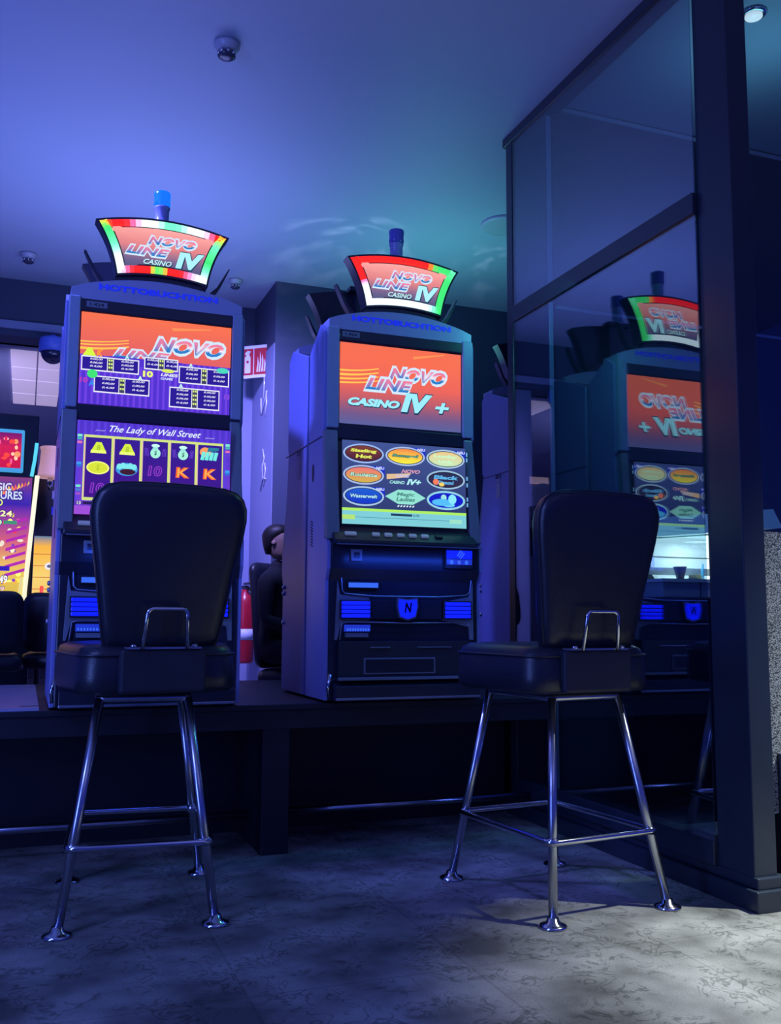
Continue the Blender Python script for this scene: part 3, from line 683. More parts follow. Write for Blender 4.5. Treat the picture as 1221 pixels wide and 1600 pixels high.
make_machine((.463, 3.82, .61), 0, 'a', .32, 'left gaming machine with purple reel screen and lit blue beacon on top', lamp_lit=True)
make_machine((1.542, 3.82, .61), 0, 'b', .32, 'middle gaming machine showing rows of oval game logos under a red and green lit sign')
g_ = 'machines turned away from the viewer'
make_machine((1.542, 4.60, .61), math.pi, 'back', .43, 'turned-away gaming machine directly behind the middle one, lilac side with locks', group=g_)
make_machine((.463, 4.60, .61), math.pi, 'back', .43, 'turned-away gaming machine hidden behind the left one with purple reels', group=g_)
st2 = MB(); st2.box(2.47, 4.5, 4.76, 5.5, 0, .66, DARKWOOD); tag(bevel(st2.build('machine_stand'), .005), 'short black stand behind the right-hand stool and beside the glass cabin', 'stand')
make_machine((2.90, 5.19, .66), math.pi, 'back', .43, 'turned-away gaming machine half hidden by the dark cabin post', group=g_)

# ================================================================== STOOLS
def pillow(b, outline, prof, mp, mat):
    cx = sum(p[0] for p in outline) / len(outline); cy = sum(p[1] for p in outline) / len(outline)
    hw = max(abs(p[0] - cx) for p in outline); rings = []
    for ins, t in prof:
        k = 1 - ins / hw; rings.append([mp(cx + (p[0] - cx) * k, cy + (p[1] - cy) * k, t) for p in outline])
    b.loft(rings, mat)

def make_stool(loc, rbase, rtop, label, legs=.69, group=None, low=False):
    root = empty('bar_stool', loc, 0, label, 'stool', group)
    TB = Matrix.Rotation(rbase, 4, 'Z'); TT = Matrix.Rotation(rtop, 4, 'Z')
    L = legs
    for sx in (-1, 1):
        for sy in (-1, 1):
            f = Vector((sx * .234, sy * .31, 0)); t = Vector((sx * .138, sy * .19, L))
            q = MB(); q.tube([f + Vector((0, 0, .008)), t], .0150, STEEL, 16, T=TB); lg = q.build('leg', root)
            q = MB(); q.lathe([(.044, 0), (.046, .004), (.040, .010), (.022, .016), (.017, .03)], CHROME, 24, T=TB @ Matrix.Translation(f)); q.build('foot_plate', lg)
    # foot ring
    zr = .245; k = zr / .69
    hx = .234 + (.138 - .234) * k + .018; hy = .31 + (.19 - .31) * k + .018
    q = MB(); q.tube([(x, y, zr) for x, y in rrect(hx, hy, .03, 5)], .0105, CHROME, 12, closed=True, T=TB)
    for sx in (-1, 1):
        for sy in (-1, 1): q.lathe([(.019, zr - .012), (.021, zr - .008), (.021, zr + .008), (.019, zr + .012)], CHROME, 16, T=TB @ Matrix.Translation((sx * (hx - .018), sy * (hy - .018), 0)))
    q.build('foot_ring', root)
    q = MB(); q.tube([(x, y, L) for x, y in rrect(.142, .194, .02, 3)], .012, STEEL, 10, closed=True, T=TB)
    q.box(-.13, .13, -.18, .18, L - .004, L + .012, BLKM, T=TB); q.build('top_frame', root)
    # seat
    q = MB(); z0 = L + .012
    pillow(q, rrect(.262, .262, .085, 7, 0, .01), [(.05, z0), (.012, z0 + .006), (0, z0 + .022), (0, z0 + .060), (.004, z0 + .125), (.014, z0 + .150), (.035, z0 + .162), (.09, z0 + .166), (.17, z0 + .160)],
           lambda x, y, t: tuple(TT @ Vector((x, y, t))), VINYL); st_ = q.build('seat', root)
    q = MB(); pts = [tuple(TT @ Vector((x, y, z0 + .128))) for x, y in rrect(.262, .262, .085, 7, 0, .01)]; q.tube(pts, .004, VINYL, 8, closed=True); q.build('seat_piping', st_)
    # backrest
    zb = L + .165
    oc = [(.17, 0.0), (.188, .015), (.200, .08), (.215, .18), (.232, .28), (.247, .36), (.254, .42), (.252, .455), (.238, .487), (.212, .508), (.17, .518), (.09, .522), (0, .523)]
    out = [(x, z) for x, z in oc] + [(-x, z) for x, z in oc[-2::-1]] + [(-.09, -.004), (.09, -.004)]
    def mp(x, z, t):
        tilt = -.205 - .10 * (z / .52); bow = .22 * x * x
        return tuple(TT @ Vector((x, tilt + t + bow * 1.0, zb + z)))
    q = MB(); pillow(q, out[::-1], [(.05, -.038), (.018, -.036), (.004, -.026), (0, -.012), (0, .014), (.006, .028), (.03, .038), (.08, .044)], mp, VINYL); bk = q.build('backrest', root)
    q = MB(); q.tube([mp(x * 1.0, z, -.014) for x, z in out], .0045, VINYL, 8, closed=True); q.build('back_piping', bk)
    # bracket cover and chrome grab handle
    q = MB(); q.box(-.145, .135, -.275, -.20, L + .02, L + .160, BLKM, T=TT); bevel(q.build('back_bracket', root), .01)
    q = MB(); q.box(-.125, .115, -.282, -.205, L + .160, L + .166, SILV, T=TT); q.build('bracket_plate', root)
    q = MB(); y = -.286; r = .02; pts = [(-.080, y, L + .160)]
    for cx, cz, a0 in ((-.070 + r, L + .288 - r, 180), (.060 - r, L + .288 - r, 90)):
        for k in range(6): t = R(a0 - 18 * k); pts.append((cx + r * math.cos(t), y - .012, cz + r * math.sin(t)))
    pts.append((.066, y, L + .160)); q.tube(pts, .0068, CHROME, 12, T=TT)
    for x in (-.105, .092): q.lathe([(.011, 0), (.011, .006), (.006, .010)], CHROME, 12, T=TT @ Matrix.Translation((x, y + .012, L + .166)))
    q.build('grab_handle', root)
    return root
make_stool((.394, 3.415, 0), R(-5), R(8), 'black vinyl bar stool in front of the left purple-screen machine')
make_stool((1.78, 3.03, 0), R(6), R(6), 'black vinyl bar stool beside the dark glass cabin')

# ================================================================== GLASS CABIN
def cabin():
    root = empty('glass_cabin', (2.312, 3.4, 0), 0, 'dark framed cabin with smoked mirror glass reflecting the middle machine', 'glass cabin')
    T = Matrix.Translation((-2.312, -3.4, 0)); X = 2.312
    def part(name, *boxes, mat=CABIN, bv=.004):
        q = MB()
        for bx in boxes: q.box(*bx, mat, T=T)
        o = q.build(name, root)
        return bevel(o, bv) if bv else o
    part('corner_post', (X - .01, X + .085, 2.62, 2.80, .10, CZ))
    part('corner_post', (X - .028, X + .06, 4.225, 4.29, .10, CZ))
    part('mullion', (X - .016, X + .004, 3.880, 3.890, .18, CZ - .08), mat=pmat('grey_metal_profile', (.45, .48, .52), .35, metal=.3), bv=.001)
    part('transom', (X - .034, X + .02, 2.80, 4.225, 2.47, 2.555), mat=CABIN)
    part('head_rail', (X - .035, X + .06, 2.55, 4.315, CZ - .05, CZ), (X + .06, 5, 2.58, 2.66, CZ - .05, CZ))
    part('sill', (X - .028, X + .05, 2.80, 4.225, .10, .185))
    part('plinth', (X - .036, X + .2, 2.58, 4.31, 0, .068), (X + .2, 5, 2.585, 2.7, 0, .068))
    part('plinth_cap', (X - .014, X + .12, 2.60, 4.30, .068, .104), (X + .12, 5, 2.60, 2.68, .068, .104))
    part('front_sill', (X + .12, 5, 2.625, 2.68, .104, .5))
    for z0, z1 in ((.185, 2.47), (2.555, CZ - .05)):
        q = MB(); q.box(X - .024, X - .018, 2.80, 4.225, z0, z1, GLASS, T=T); q.build('side_pane', root)['label'] = 'smoked mirror glass pane'
    q = MB(); q.box(X + .085, 5, 2.648, 2.652, .5, CZ - .05, CLEAR, T=T); q.build('front_pane', root)
    q = MB(); q.box(X + .09, 3.6, 2.640, 2.644, .30, 1.262, FROST, T=T); q.build('frosted_film', root)['label'] = 'speckled frosted strip on the front glass'
    part('bay_mask', (X - .006, X + .010, 3.892, 4.224, 1.75, CZ - .05), mat=pmat('cabin_lining', (.018, .028, .042), .6, noise=.1, nscale=3), bv=0)  # added opaque sheet, hides the bright ceiling so the bay stays dark
    # lining of the cabin: back partition and ceiling
    part('back_partition', (X + .03, 5, 3.90, 3.96, 0, CZ), mat=pmat('cabin_lining', (.018, .028, .042), .6, noise=.1, nscale=3), bv=0)
    part('partition_trim', (X + .03, 5, 3.892, 3.902, CZ - .034, CZ - .014), (X + .03, 5, 3.892, 3.902, 2.448, 2.462), mat=pmat('grey_metal_profile', (.45, .48, .52), .35, metal=.3), bv=0)
    return root
cabin()
# lit ash counter inside the cabin
def counter():
    root = empty('ash_counter', (2.9, 3.75, 0), 0, 'brightly lit white counter with pale blue hood inside the glass cabin', 'counter')
    T = Matrix.Translation((-2.9, -3.75, 0))
    WL = pmat('white_glowing_lining', (.8, .85, .82), .5, emit=s2l((205, 232, 225)), es=1.35)  # lining glows itself, its emission makes the recess look lit
    WT = pmat('white_top', (.8, .82, .76), .4)
    HB = pmat('pale_blue_hood', (.50, .62, .72), .4)
    q = MB(); q.prism([(3.60, 1.055), (3.60, 1.125), (3.89, 1.125), (3.89, 1.055)], 'x', 2.70, 3.5, pmat('grey_front', (.35, .37, .42), .5), T=T); bevel(q.build('counter_front', root), .004)
    MB().box(2.695, 3.5, 3.59, 3.89, 1.125, 1.140, WT, T=T).build('counter_top', root)
    MB().box(2.905, 2.909, 3.594, 3.60, 1.055, 1.125, BLKM, T=T).build('front_joint', root)
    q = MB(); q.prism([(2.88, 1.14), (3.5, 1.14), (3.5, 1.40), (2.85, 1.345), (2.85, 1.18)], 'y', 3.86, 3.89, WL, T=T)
    q.box(2.80, 3.5, 3.855, 3.861, 1.255, 1.259, pmat('grey_line', (.1, .12, .12), .5), T=T); q.box(2.80, 3.5, 3.855, 3.861, 1.17, 1.205, pmat('grey_band', (.3, .36, .36), .5), T=T); q.build('back_lining', root)
    light('counter_lamp', 'AREA', (3.0, 3.74, 1.325), .8, (.9, 1, .92), .10, rot=(0, 0, 0))
    q = MB(); q.add([(2.74, 3.70, 1.34), (3.5, 3.70, 1.41), (3.5, 3.89, 1.41), (2.74, 3.89, 1.34), (2.74, 3.76, 1.43), (3.5, 3.76, 1.51), (3.5, 3.89, 1.51), (2.74, 3.89, 1.43)],
        [(0, 3, 2, 1), (4, 5, 6, 7), (0, 1, 5, 4), (1, 2, 6, 5), (2, 3, 7, 6), (3, 0, 4, 7)], HB, T=T); q.build('hood', root)
    q = MB(); q.box(2.74, 3.5, 3.80, 3.89, 0, 1.055, DARKWOOD, T=T); q.build('base_cabinet', root)
counter()
q = MB(); q.lathe([(.016, 0), (.030, .055), (.033, .060), (.028, .058), (.015, .006)], pmat('brown_cup', (.10, .08, .07), .5), 20)
tag(q.build('cup', loc=(2.875, 3.70, 1.141)), 'small dark tapered cup on the lit counter', 'cup')
q = MB(); q.box(-.03, .03, -.02, .02, 0, .022, pmat('yellow_sponge', (.75, .68, .2), .8, bump=.6, nscale=90)).box(-.036, .036, -.026, .026, -.0, .006, pmat('grey_dish', (.25, .26, .25), .5))
tag(bevel(q.build('sponge', loc=(2.945, 3.68, 1.141), rot=(0, 0, .5)), .003), 'yellow sponge on a grey dish, right of the cup on the lit counter', 'sponge')
q = MB(); q.tube([(0, 0, .0), (0, 0, .05), (.004, 0, .085)], [.007, .007, .004], pmat('light_blue_plastic', (.08, .45, .7), .4), 12)
tag(q.build('brush', loc=(3.085, 3.80, 1.140)), 'light blue upright brush at the back of the lit counter', 'brush')

# downlight in the cabin ceiling
q = MB(); q.lathe([(.05, 0), (.055, -.006), (.045, -.014), (.040, -.014)], CHROME, 28); r_ = q.build('downlight', loc=(2.762, 2.967, CZ))
q = MB(); q.lathe([(.036, -.020), (.036, -.012)], pmat('downlight_lens', (.8, .8, .8), .3, emit=(.9, 1, 1), es=.9), 24); q.build('lens', r_)
tag(r_, 'small round chrome downlight in the cabin ceiling', 'downlight')

# ================================================================== CEILING FITTINGS
def detector(loc, r, label, col=(.35, .36, .42)):
    q = MB(); m = pmat('detector_plastic', col, .35)
    q.lathe([(r * .62, 0), (r, -.004), (r, -.018), (r * .82, -.026), (r * .80, -.034), (r * .45, -.040)], m, 32); o = q.build('smoke_detector', loc=loc)
    q = MB(); 
    for k in range(8):
        t = k * math.pi / 4; q.tube([(r * .62 * math.cos(t), r * .62 * math.sin(t), -.040), (r * .62 * math.cos(t), r * .62 * math.sin(t), -.058)], r * .09, CHROME, 8)
    q.lathe([(r * .68, -.058), (r * .70, -.062), (r * .5, -.070), (r * .2, -.072)], pmat('dark_chamber', (.03, .03, .06), .3), 28); q.build('sensing_chamber', o)
    tag(o, label, 'smoke detector'); return o
detector((.732, 3.996, CZ), .058, 'dark round smoke detector on the ceiling above the left machine, nearest to the viewer')
detector((-.084, 6.969, CZ), .055, 'small smoke detector on the ceiling left of the lit blue beacon')
detector((1.383, 6.945, CZ), .05, 'small smoke detector on the ceiling near the wall corner by the fire sign')
q = MB(); q.lathe([(.15, 0), (.155, -.006), (.150, -.016), (.13, -.020)], pmat('ceiling_disc', (.34, .38, .44), .5), 40); tag(q.build('ceiling_speaker', loc=(2.80, 5.285, CZ)), 'flat round ceiling speaker cover partly hidden by the cabin', 'speaker')

# dome camera
root = empty('dome_camera', (.112, 7.40, 3.05), 0, 'blue dome security camera hanging under the bulkhead left of the machine', 'camera')
q = MB(); q.lathe([(.02, 0), (.02, -.02), (.095, -.03), (.10, -.05), (.10, -.13), (.09, -.135)], pmat('blue_dome_housing', (.10, .16, .60), .4), 28); q.build('housing', root)
q = MB(); q.lathe([(.086, -.135)] + [(.086 * math.cos(R(t)), -.135 - .085 * math.sin(R(t))) for t in range(10, 90, 13)], pmat('dark_dome', (.02, .02, .05), .12), 28); q.build('dome', root)

# ================================================================== WALL THINGS
def fire_sign():
    root = empty('fire_sign', (1.605, 7.20, 2.95), R(-40), 'red and white fire extinguisher sign on the wall behind the machines', 'sign')
    q = MB(); q.box(-.135, .135, -.006, .006, -.13, .13, pmat('sign_white', (.62, .62, .7), .4)); q.build('board', root)
    q = MB(); rdm = pmat('sign_red', (.42, .02, .03), .4); wm = pmat('sign_white', (.62, .62, .7), .4)
    q.box(-.005, .108, -.008, -.006, -.105, .105, rdm); q.box(-.108, -.012, -.008, -.006, -.105, .105, rdm)
    q.prism([(-.085, -.09), (-.035, -.09), (-.035, .035), (-.045, .05), (-.045, .07), (-.03, .08), (-.06, .092), (-.085, .07), (-.072, .05), (-.085, .035)], 'y', -.010, -.008, wm)
    for k in range(4):
        x = .018 + k * .02; h = (.12, .16, .14, .10)[k]; q.prism([(x, -.085), (x + .014, -.085), (x + .020, -.085 + h * .6), (x + .010, -.085 + h), (x + .008, -.085 + h * .55)], 'y', -.010, -.008, wm)
    q.box(-.07, -.05, -.0105, -.0095, -.01, .01, rdm); q.build('pictogram', root)
    q = MB(); q.box(-.135, -.129, -.006, .09, -.13, .13, pmat('sign_white', (.62, .62, .7), .4)); q.build('side_leaf', root)
fire_sign()
def squiggle(name, loc, label, pts, rz):
    q = MB()
    for pl in pts: q.tube([(x, 0, z) for x, z in pl], .005, pmat('white_scribble', (.7, .7, .85), .3, metal=.3), 6)
    o = q.build(name, loc=loc, rot=(0, 0, rz)); tag(o, label, 'wall decoration'); return o
squiggle('wall_ornament', (1.668, 7.15, 2.55), 'thin silvery scribble ornament just under the fire sign', [[(-.10, 0), (-.09, .12), (-.06, -.02), (.06, .10), (.10, .14)], [(.0, .1), (.01, .22), (.0, .3)], [(.06, -.05), (.10, .05), (.08, .12)]], R(-90))
squiggle('wall_ornament', (1.668, 7.12, 1.95), 'thin silvery scribble ornament lower on the wall, above the red extinguisher', [[(-.08, -.02), (.0, .08), (.09, .05)], [(.0, .06), (-.03, .16), (.03, .22), (-.02, .3)], [(.02, .0), (.08, .12), (.05, .18)]], R(-90))
# fire extinguisher
root = empty('fire_extinguisher', (1.525, 7.0, .62), 0, 'red fire extinguisher with white label hanging behind the left stool', 'fire extinguisher')
q = MB(); q.lathe([(.055, 0), (.070, .02), (.070, .44), (.060, .49), (.03, .52), (.025, .54)], RED, 28); q.build('cylinder', root)
q = MB(); q.lathe([(.0715, .17), (.0715, .25)], pmat('paper_label_white', (.6, .62, .75), .5), 28); q.build('paper_label', root)
q = MB(); q.box(-.02, .02, -.02, .02, .54, .57, BLKM).box(-.01, .012, -.10, .02, .575, .59, BLKM).box(-.06, .0, -.01, .01, .55, .565, BLKM); q.build('valve', root)
q = MB(); q.tube([(.0, -.05, .56), (.07, -.07, .5), (.095, -.04, .35), (.09, -.03, .16)], .010, BLKM, 8); q.build('hose', root)
q = MB(); q.box(-.02, .18, .07, .08, .1, .42, BLKM); q.box(.16, .18, .0, .08, .2, .3, BLKM); q.build('wall_bracket', root)

# ================================================================== FAR AREA, LEFT
struct(MB().box(-5, 2.2, 5.45, 12.5, 0, .30, pmat('far_floor_lilac', (.30, .28, .42), .4, noise=.1, nscale=4)).build('floor_back'))
def far_machine():
    root = empty('gaming_machine', (-.30, 6.5, .52), 0, 'colourful tall gaming machine with gold treasure screen at the far left edge', 'gaming machine')
    G = lambda c, k=1.0: s2l(c, k)
    q = MB(); q.prism([(.02, 0), (.02, .5), (.10, .55), (.10, 1.75), (.5, 1.75), (.5, 0)], 'x', -.40, .34, BLK); bevel(q.build('cabinet', root), .01)
    # upper display
    q = MB(); q.box(-.36, .252, .06, .10, 1.36, 1.64, pmat('cyan_edge', (.05, .3, .4), .3, emit=G((70, 160, 215)), es=.9)); fr = bevel(q.build('upper_frame', root), .01)
    q = MB(); y = .055
    q.rect(-.34, .235, 1.385, 1.615, y, SCREEN, lambda X, Y, Z: G(ramp([(0, (190, 20, 70)), (.5, (205, 30, 80)), (1, (70, 20, 120))], (Z - 1.385) / .27)), ny=5)
    random.seed(3)
    for k in range(46):
        q.ell(random.uniform(-.33, .22), random.uniform(1.40, 1.575), random.uniform(.008, .02), random.uniform(.008, .02), y - .001 - k * .00005, SCREEN, G(random.choice([(255, 70, 60), (250, 150, 100), (255, 200, 170), (220, 30, 90), (240, 90, 140)])), 10)
    q.build('upper_display', fr)
    q = MB(); q.tube([(.305, .07, 1.34), (.320, .07, 1.45), (.328, .07, 1.56)], .011, pmat('cyan_tube', (.05, .3, .4), .3, emit=G((90, 215, 235)), es=1.0), 8); q.build('light_tube', root)
    # main display, leaning
    q = MB(); y = 0; x0, x1, z0, z1 = -.38, .31, .50, 1.33
    q.rect(x0, x1, z0, z1, y, SCREEN, lambda X, Y, Z: G(ramp([(0, (200, 170, 60)), (.3, (225, 190, 90)), (.5, (200, 90, 120)), (.72, (120, 50, 160)), (.76, (50, 30, 150)), (.82, (60, 40, 180)), (1, (130, 60, 120))], (Z - z0) / (z1 - z0))), ny=14)
    for k in range(110):
        zz = random.uniform(z0 + .1, z0 + .60)
        q.ell(random.uniform(x0 + .02, x1 - .04), zz, random.uniform(.008, .024), random.uniform(.006, .018), y - .001 - k * .00004, SCREEN, G(random.choice([(250, 220, 80), (245, 170, 60), (235, 60, 60), (240, 235, 190), (215, 90, 160), (250, 245, 120), (120, 60, 190), (225, 215, 200)])), 10)
    for k in range(7): q.flat([(x1 - .14, z0 + .18 + k * .055), (x1 - .02, z0 + .22 + k * .055), (x1 - .02, z0 + .24 + k * .055), (x1 - .14, z0 + .20 + k * .055)], y - .006, SCREEN, G((170, 40, 170)))
    for k in range(9): q.flat([(.12 + k * .02, 1.20 + .009 * k), (.15 + k * .018, 1.22 + .009 * k), (.13 + k * .02, 1.26 + .006 * k)], y - .0062, SCREEN, G(((250, 150, 70), (235, 90, 90), (240, 200, 90))[k % 3]))
    for body, x, z, wd, h, c in (('MAGIC', .10, 1.262, .175, .050, (215, 220, 250)), ('TREASURES', .105, 1.208, .30, .054, (200, 215, 250)), ('GOLD', .075, 1.158, .13, .045, (225, 235, 120)), ('$320.24', .08, 1.085, .24, .045, (240, 240, 170)), ('92.10', .06, 1.030, .16, .035, (190, 230, 190)), ('19.00', .05, .985, .15, .024, (235, 220, 200)), ('99949', .13, .665, .12, .050, (240, 240, 250)), ('P 99', .13, .605, .09, .030, (240, 200, 200))):
        q.text(body, x, z, wd * 1.06, h * 1.25, y - .007, SCREEN, G((50, 30, 120)), 0, .06); q.text(body, x, z, wd, h, y - .008, SCREEN, G(c), 0, .02)
    q.rect(.15, .23, 1.02, 1.042, y - .009, SCREEN, G((60, 140, 110))); q.rect(.08, .20, .72, .75, y - .009, SCREEN, G((50, 30, 180)))
    o = q.build('main_display', root, rot=(R(-3), 0, 0)); o.location = (0, -.005, 0)
    MB().box(-.40, .34, .03, .5, -.22, 0, BLKM).build('base', root)
    q = MB(); q.tube([(.292, .0, .52), (.315, .02, .92), (.340, .04, 1.34)], .014, pmat('yellow_white_tube', (.5, .5, .3), .3, emit=G((250, 245, 205)), es=1.0), 8); q.build('light_tube', root)
    q = MB(); q.tube([(.262, .0, .55), (.276, .0, .68)], .010, pmat('yellow_white_tube2', (.5, .5, .3), .3, emit=G((235, 215, 120)), es=.9), 8); q.build('light_tube', root)
    q = MB(); q.box(-.35, .30, -.12, .06, .30, .36, BLK).box(.16, .22, -.122, -.118, .32, .345, pmat('yellow_lit', (.5, .5, .1), .4, emit=G((240, 230, 120)), es=1)); bevel(q.build('button_deck', root), .01)
far_machine()
def far_machine_2():
    root = empty('gaming_machine', (.135, 7.35, .52), 0, 'yellow and orange lit gaming machine glimpsed just left of the left machine, far back', 'gaming machine')
    G = s2l
    q = MB(); q.prism([(.02, 0), (.02, .45), (.10, .5), (.10, 1.25), (.4, 1.25), (.4, 0)], 'x', -.30, .20, BLK); bevel(q.build('cabinet', root), .01)
    q = MB(); y = .085; q.rect(-.28, .085, .42, 1.02, y, SCREEN, lambda X, Y, Z: G(ramp([(0, (220, 180, 100)), (.5, (235, 200, 110)), (.9, (235, 170, 60)), (1, (90, 120, 150))], (Z - .42) / .6)), ny=8)
    for k in range(6): q.rect(-.28, .05, .46 + k * .085, .465 + k * .085, y - .001, SCREEN, G((190, 90, 60)))
    q.ell(.02, .80, .03, .026, y - .002, SCREEN, G((225, 225, 240)), 16); q.ell(.02, .80, .015, .012, y - .0026, SCREEN, G((90, 90, 120)), 12)
    q.rect(.055, .085, .42, .98, y - .002, SCREEN, G((235, 150, 90))); q.build('display', root)
    q = MB(); q.tube([(.10, .07, .45), (.115, .07, .8), (.12, .07, 1.05)], .010, pmat('pale_green_tube', (.4, .5, .4), .3, emit=G((190, 215, 150)), es=.9), 8); q.build('light_tube', root)
    q = MB(); y = .088; q.rect(.13, .19, 1.05, 1.42, y, SCREEN, G((30, 100, 220)), ny=2); q.rect(.02, .12, 1.30, 1.36, y, SCREEN, G((90, 90, 205))); q.rect(.02, .12, 1.18, 1.24, y, SCREEN, G((30, 40, 210)))
    q.box(-.30, .20, .09, .30, 1.0, 1.45, BLK); q.build('top_box', root)
    MB().box(-.30, .20, .03, .4, -.22, 0, BLKM).build('base', root)
far_machine_2()
# peach lamp shade over the far machines
root = empty('peach_light', (.13, 7.1, 1.93), 0, 'peach coloured lamp shade beside the left edge of the purple-screen machine', 'lamp')
q = MB(); q.lathe([(.095, 0), (.085, .02), (.075, .10), (.07, .19), (.08, .215), (.075, .218)], pmat('peach_shade', (.7, .45, .4), .7, emit=s2l((222, 165, 168)), es=.5), 28); q.build('light_body', root)
q = MB(); q.lathe([(.018, -.06), (.018, .0)], CHROME, 12); q.tube([(0, 0, -.05), (0, .25, -.05)], .01, CHROME, 8); q.build('light_arm', root)

def low_chair(loc, rz, label, group=None, drop=0, bh=.22):
    root = empty('casino_chair', loc, rz, label, 'chair', group); root.scale = (.86,) * 3
    q = MB(); pillow(q, rrect(.22, .22, .07, 6), [(.04, .40), (.0, .42), (0, .46), (.01, .50), (.05, .52)], lambda x, y, t: (x, y, t - drop), VINYL); q.build('seat', root)
    out = rrect(.20, bh - .02, .08, 6, 0, bh)
    q = MB(); pillow(q, out[::-1], [(.04, -.035), (.0, -.02), (0, .015), (.03, .035)], lambda x, z, t: (x, -.20 + t - .1 * z, .50 - drop + z), VINYL); q.build('backrest', root)
    q = MB(); q.lathe([(.19, 0), (.20, .012), (.05, .03), (.03, .05), (.03, .405 - drop)], CHROME, 24); q.build('pedestal', root)
    return root
low_chair((-.19, 5.90, .30), R(4), 'dark padded chair in front of the colourful machine at the left edge')
low_chair((.20, 6.16, .30), R(-10), 'dark padded chair beside the lower right of the colourful far machine')
q = MB(); q.tube([(0, 0, 0), (.004, 0, .16)], .012, pmat('red_light_bar', (.4, .02, .02), .3, emit=s2l((255, 80, 60)), es=1), 8); q.lathe([(.02, -.70), (.02, 0)], BLKM, 12)
tag(q.build('light_bar', loc=(.10, 6.95, 1.00)), 'short upright red light bar near the far left machines', 'light')

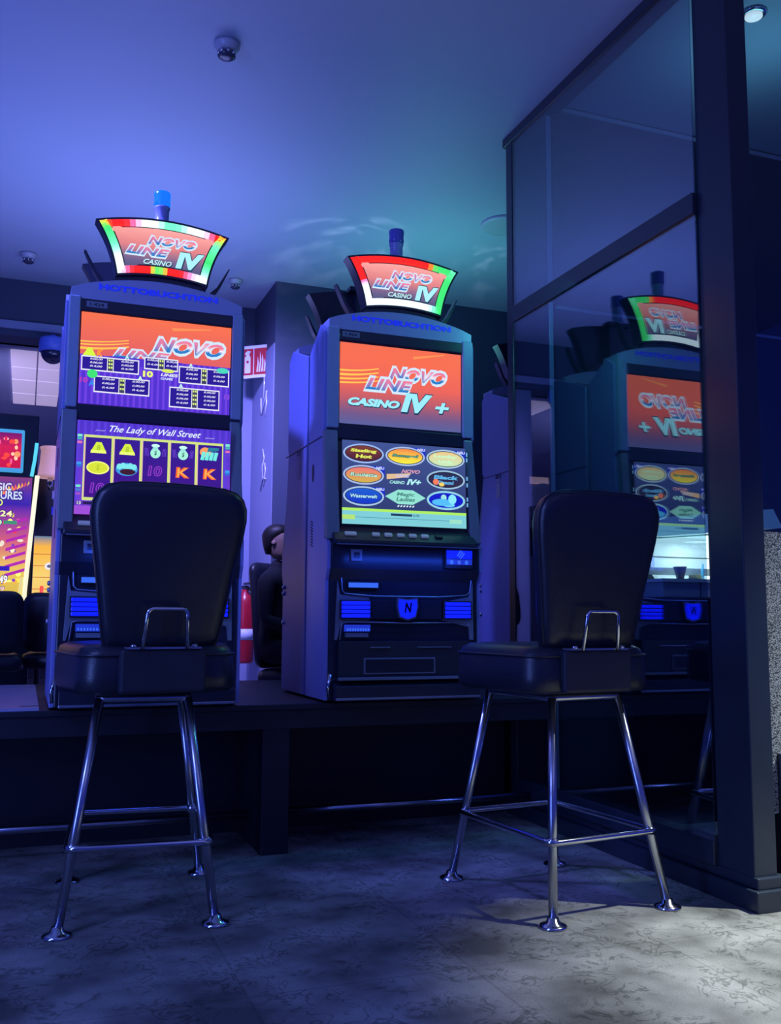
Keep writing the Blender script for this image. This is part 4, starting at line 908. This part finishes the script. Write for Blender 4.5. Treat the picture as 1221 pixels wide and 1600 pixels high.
# ================================================================== PEOPLE
def skin_body(name, pts, edges, rad, mat, parent, T, root_i=0):
    me = bpy.data.meshes.new(name); me.from_pydata([tuple(T @ Vector(p)) for p in pts], edges, []); o = bpy.data.objects.new(name, me); COL.objects.link(o)
    o.parent = parent; sk = o.modifiers.new('skin', 'SKIN'); sk.use_smooth_shade = True
    for i, r in enumerate(rad): me.skin_vertices[0].data[i].radius = (r if isinstance(r, tuple) else (r, r))
    me.skin_vertices[0].data[root_i].use_root = True
    sb = o.modifiers.new('sub', 'SUBSURF'); sb.levels = 2; sb.render_levels = 2
    me.materials.append(mat); return o
def make_person(loc, rz, label, shirt, seated=True):
    root = empty('person', loc, rz, label, 'person'); root.scale = (.93,) * 3; T = Matrix.Identity(4)
    S = 0.0 if seated else .42
    def z(v): return v + S
    P = [(0, 0, z(.50)), (0, 0, z(.68)), (0, .0, z(.88)), (0, .01, z(1.0)), (0, .015, z(1.07)), (0, .02, z(1.14)),
         (-.17, 0, z(.97)), (-.22, .02, z(.72)), (-.19, .26, z(.66)), (-.17, .34, z(.66)),
         (.17, 0, z(.97)), (.22, .02, z(.72)), (.19, .26, z(.66)), (.17, .34, z(.66))]
    if seated: legs = [(-.10, .02, .50), (-.12, .42, .50), (-.12, .40, .08), (-.12, .50, .04), (.10, .02, .50), (.12, .42, .50), (.12, .40, .08), (.12, .50, .04)]
    else: legs = [(-.09, 0, .86), (-.10, .02, .48), (-.10, 0, .08), (-.10, .12, .03), (.09, 0, .86), (.10, .02, .48), (.10, 0, .08), (.10, .12, .03)]
    P += legs
    Eg = [(0, 1), (1, 2), (2, 3), (3, 4), (4, 5), (3, 6), (6, 7), (7, 8), (8, 9), (3, 10), (10, 11), (11, 12), (12, 13), (0, 14), (14, 15), (15, 16), (16, 17), (0, 18), (18, 19), (19, 20), (20, 21)]
    rad = [(.15, .11), (.135, .10), (.16, .11), (.12, .09), .055, .05, .065, .045, .036, .026, .065, .045, .036, .026, .085, .062, .042, .032, .085, .062, .042, .032]
    skin_body('body', P, Eg, rad, shirt, root, T)
    for sx in (-1, 1):
        hb = Vector((sx * .17, .34, z(.66)))
        pts = [hb, hb + Vector((0, .05, 0))]; eg = [(0, 1)]; rd_ = [.024, .030]
        for k in range(4):
            x = (-.024 + k * .016); ln = (.026, .030, .028, .022)[k]; i = len(pts)
            pts += [hb + Vector((x, .085, 0)), hb + Vector((x, .085 + ln, -.006)), hb + Vector((x, .085 + ln * 1.6, -.024))]; eg += [(1, i), (i, i + 1), (i + 1, i + 2)]; rd_ += [.009, .008, .007]
        i = len(pts); pts += [hb + Vector((-sx * .035, .04, -.005)), hb + Vector((-sx * .045, .07, -.012))]; eg += [(0, i), (i, i + 1)]; rd_ += [.010, .008]
        skin_body('hand', pts, eg, rd_, SKIN, root, T)
    # head: lofted ellipse rings with a nose and ears
    hz = z(1.25); rings = []
    for t, rx, ry, oy in ((-.115, .030, .035, .03), (-.105, .048, .055, .02), (-.07, .062, .078, .01), (-.03, .070, .090, .0), (.02, .076, .097, -.005), (.06, .074, .095, -.008), (.09, .060, .078, -.01), (.11, .035, .045, -.01), (.116, .01, .012, -.01)):
        ring = []
        for k in range(20):
            an = 2 * math.pi * k / 20; x = rx * math.cos(an); y = oy + ry * math.sin(an)
            if k == 5: y += {-.03: .020, .02: .008, -.07: .004}.get(t, 0)
            if k in (4, 6) and t == .02: y -= .010
            ring.append((x, .02 + y, hz + t))
        rings.append(ring)
    q = MB(); q.loft(rings, SKIN)
    for sx in (-1, 1): q.lathe([(.0, 0), (.018, .002), (.016, .010), (.006, .012)], SKIN, 12, T=Matrix.Translation((sx * .072, .015, hz)) @ Matrix.Rotation(sx * R(80), 4, 'Y'))
    q.box(-.024, .024, .098, .102, hz - .062, hz - .056, pmat('lips', (.3, .1, .1), .5))
    for sx in (-1, 1): q.ell(sx * .030, hz + .012, .012, .006, -.0, pmat('eye', (.02, .02, .02), .2), None, 10, T=Matrix.Translation((0, .103, 0)) @ Matrix.Scale(-1, 4, (0, 1, 0)))
    hd = q.build('head', root)
    rings = []
    for t, rx, ry, oy in ((-.075, .060, .040, -.050), (-.03, .076, .054, -.052), (.02, .083, .072, -.044), (.055, .086, .090, -.028), (.085, .080, .096, -.014), (.11, .064, .080, -.012), (.13, .036, .048, -.012), (.136, .012, .015, -.012)):
        rings.append([(rx * math.cos(2 * math.pi * k / 24) * (1 + .05 * math.sin(k * 5.1 + t * 90)), .02 + oy + ry * math.sin(2 * math.pi * k / 24) * (1 + .04 * math.cos(k * 3.7)), hz + t) for k in range(24)])
    q = MB(); q.loft(rings, HAIR); q.build('hair', hd)
    return root
make_person((1.51, 6.04, .27), math.pi + .95, 'person in dark clothes with dark hair sitting behind the middle machine', CLOTH)
low_chair((1.66, 6.08, .30), math.pi + .75, 'dark chair back beside the person behind the middle machine', drop=.14, bh=.42)
make_person((2.58, 4.46, .0), R(-75), 'person with dark hair standing behind the end pane of the glass cabin', CLOTH, seated=False)
root = empty('peach_light', (2.63, 4.72, 1.72), 0, 'made-up peach glowing shape seen through the narrow glass beside the cabin post', 'lamp')
q = MB(); q.box(-.065, .13, -.02, .02, .0, .035, pmat('peach_shade', (.7, .45, .4), .7)).box(.07, .13, -.02, .02, -.10, .0, pmat('peach_shade', (.7, .45, .4), .7)); q.build('light_body', root)  # added glowing boxes in place of a peach band in the glass
q = MB(); q.box(-.01, .01, .02, .1, -.05, .02, BLKM); q.build('light_arm', root)
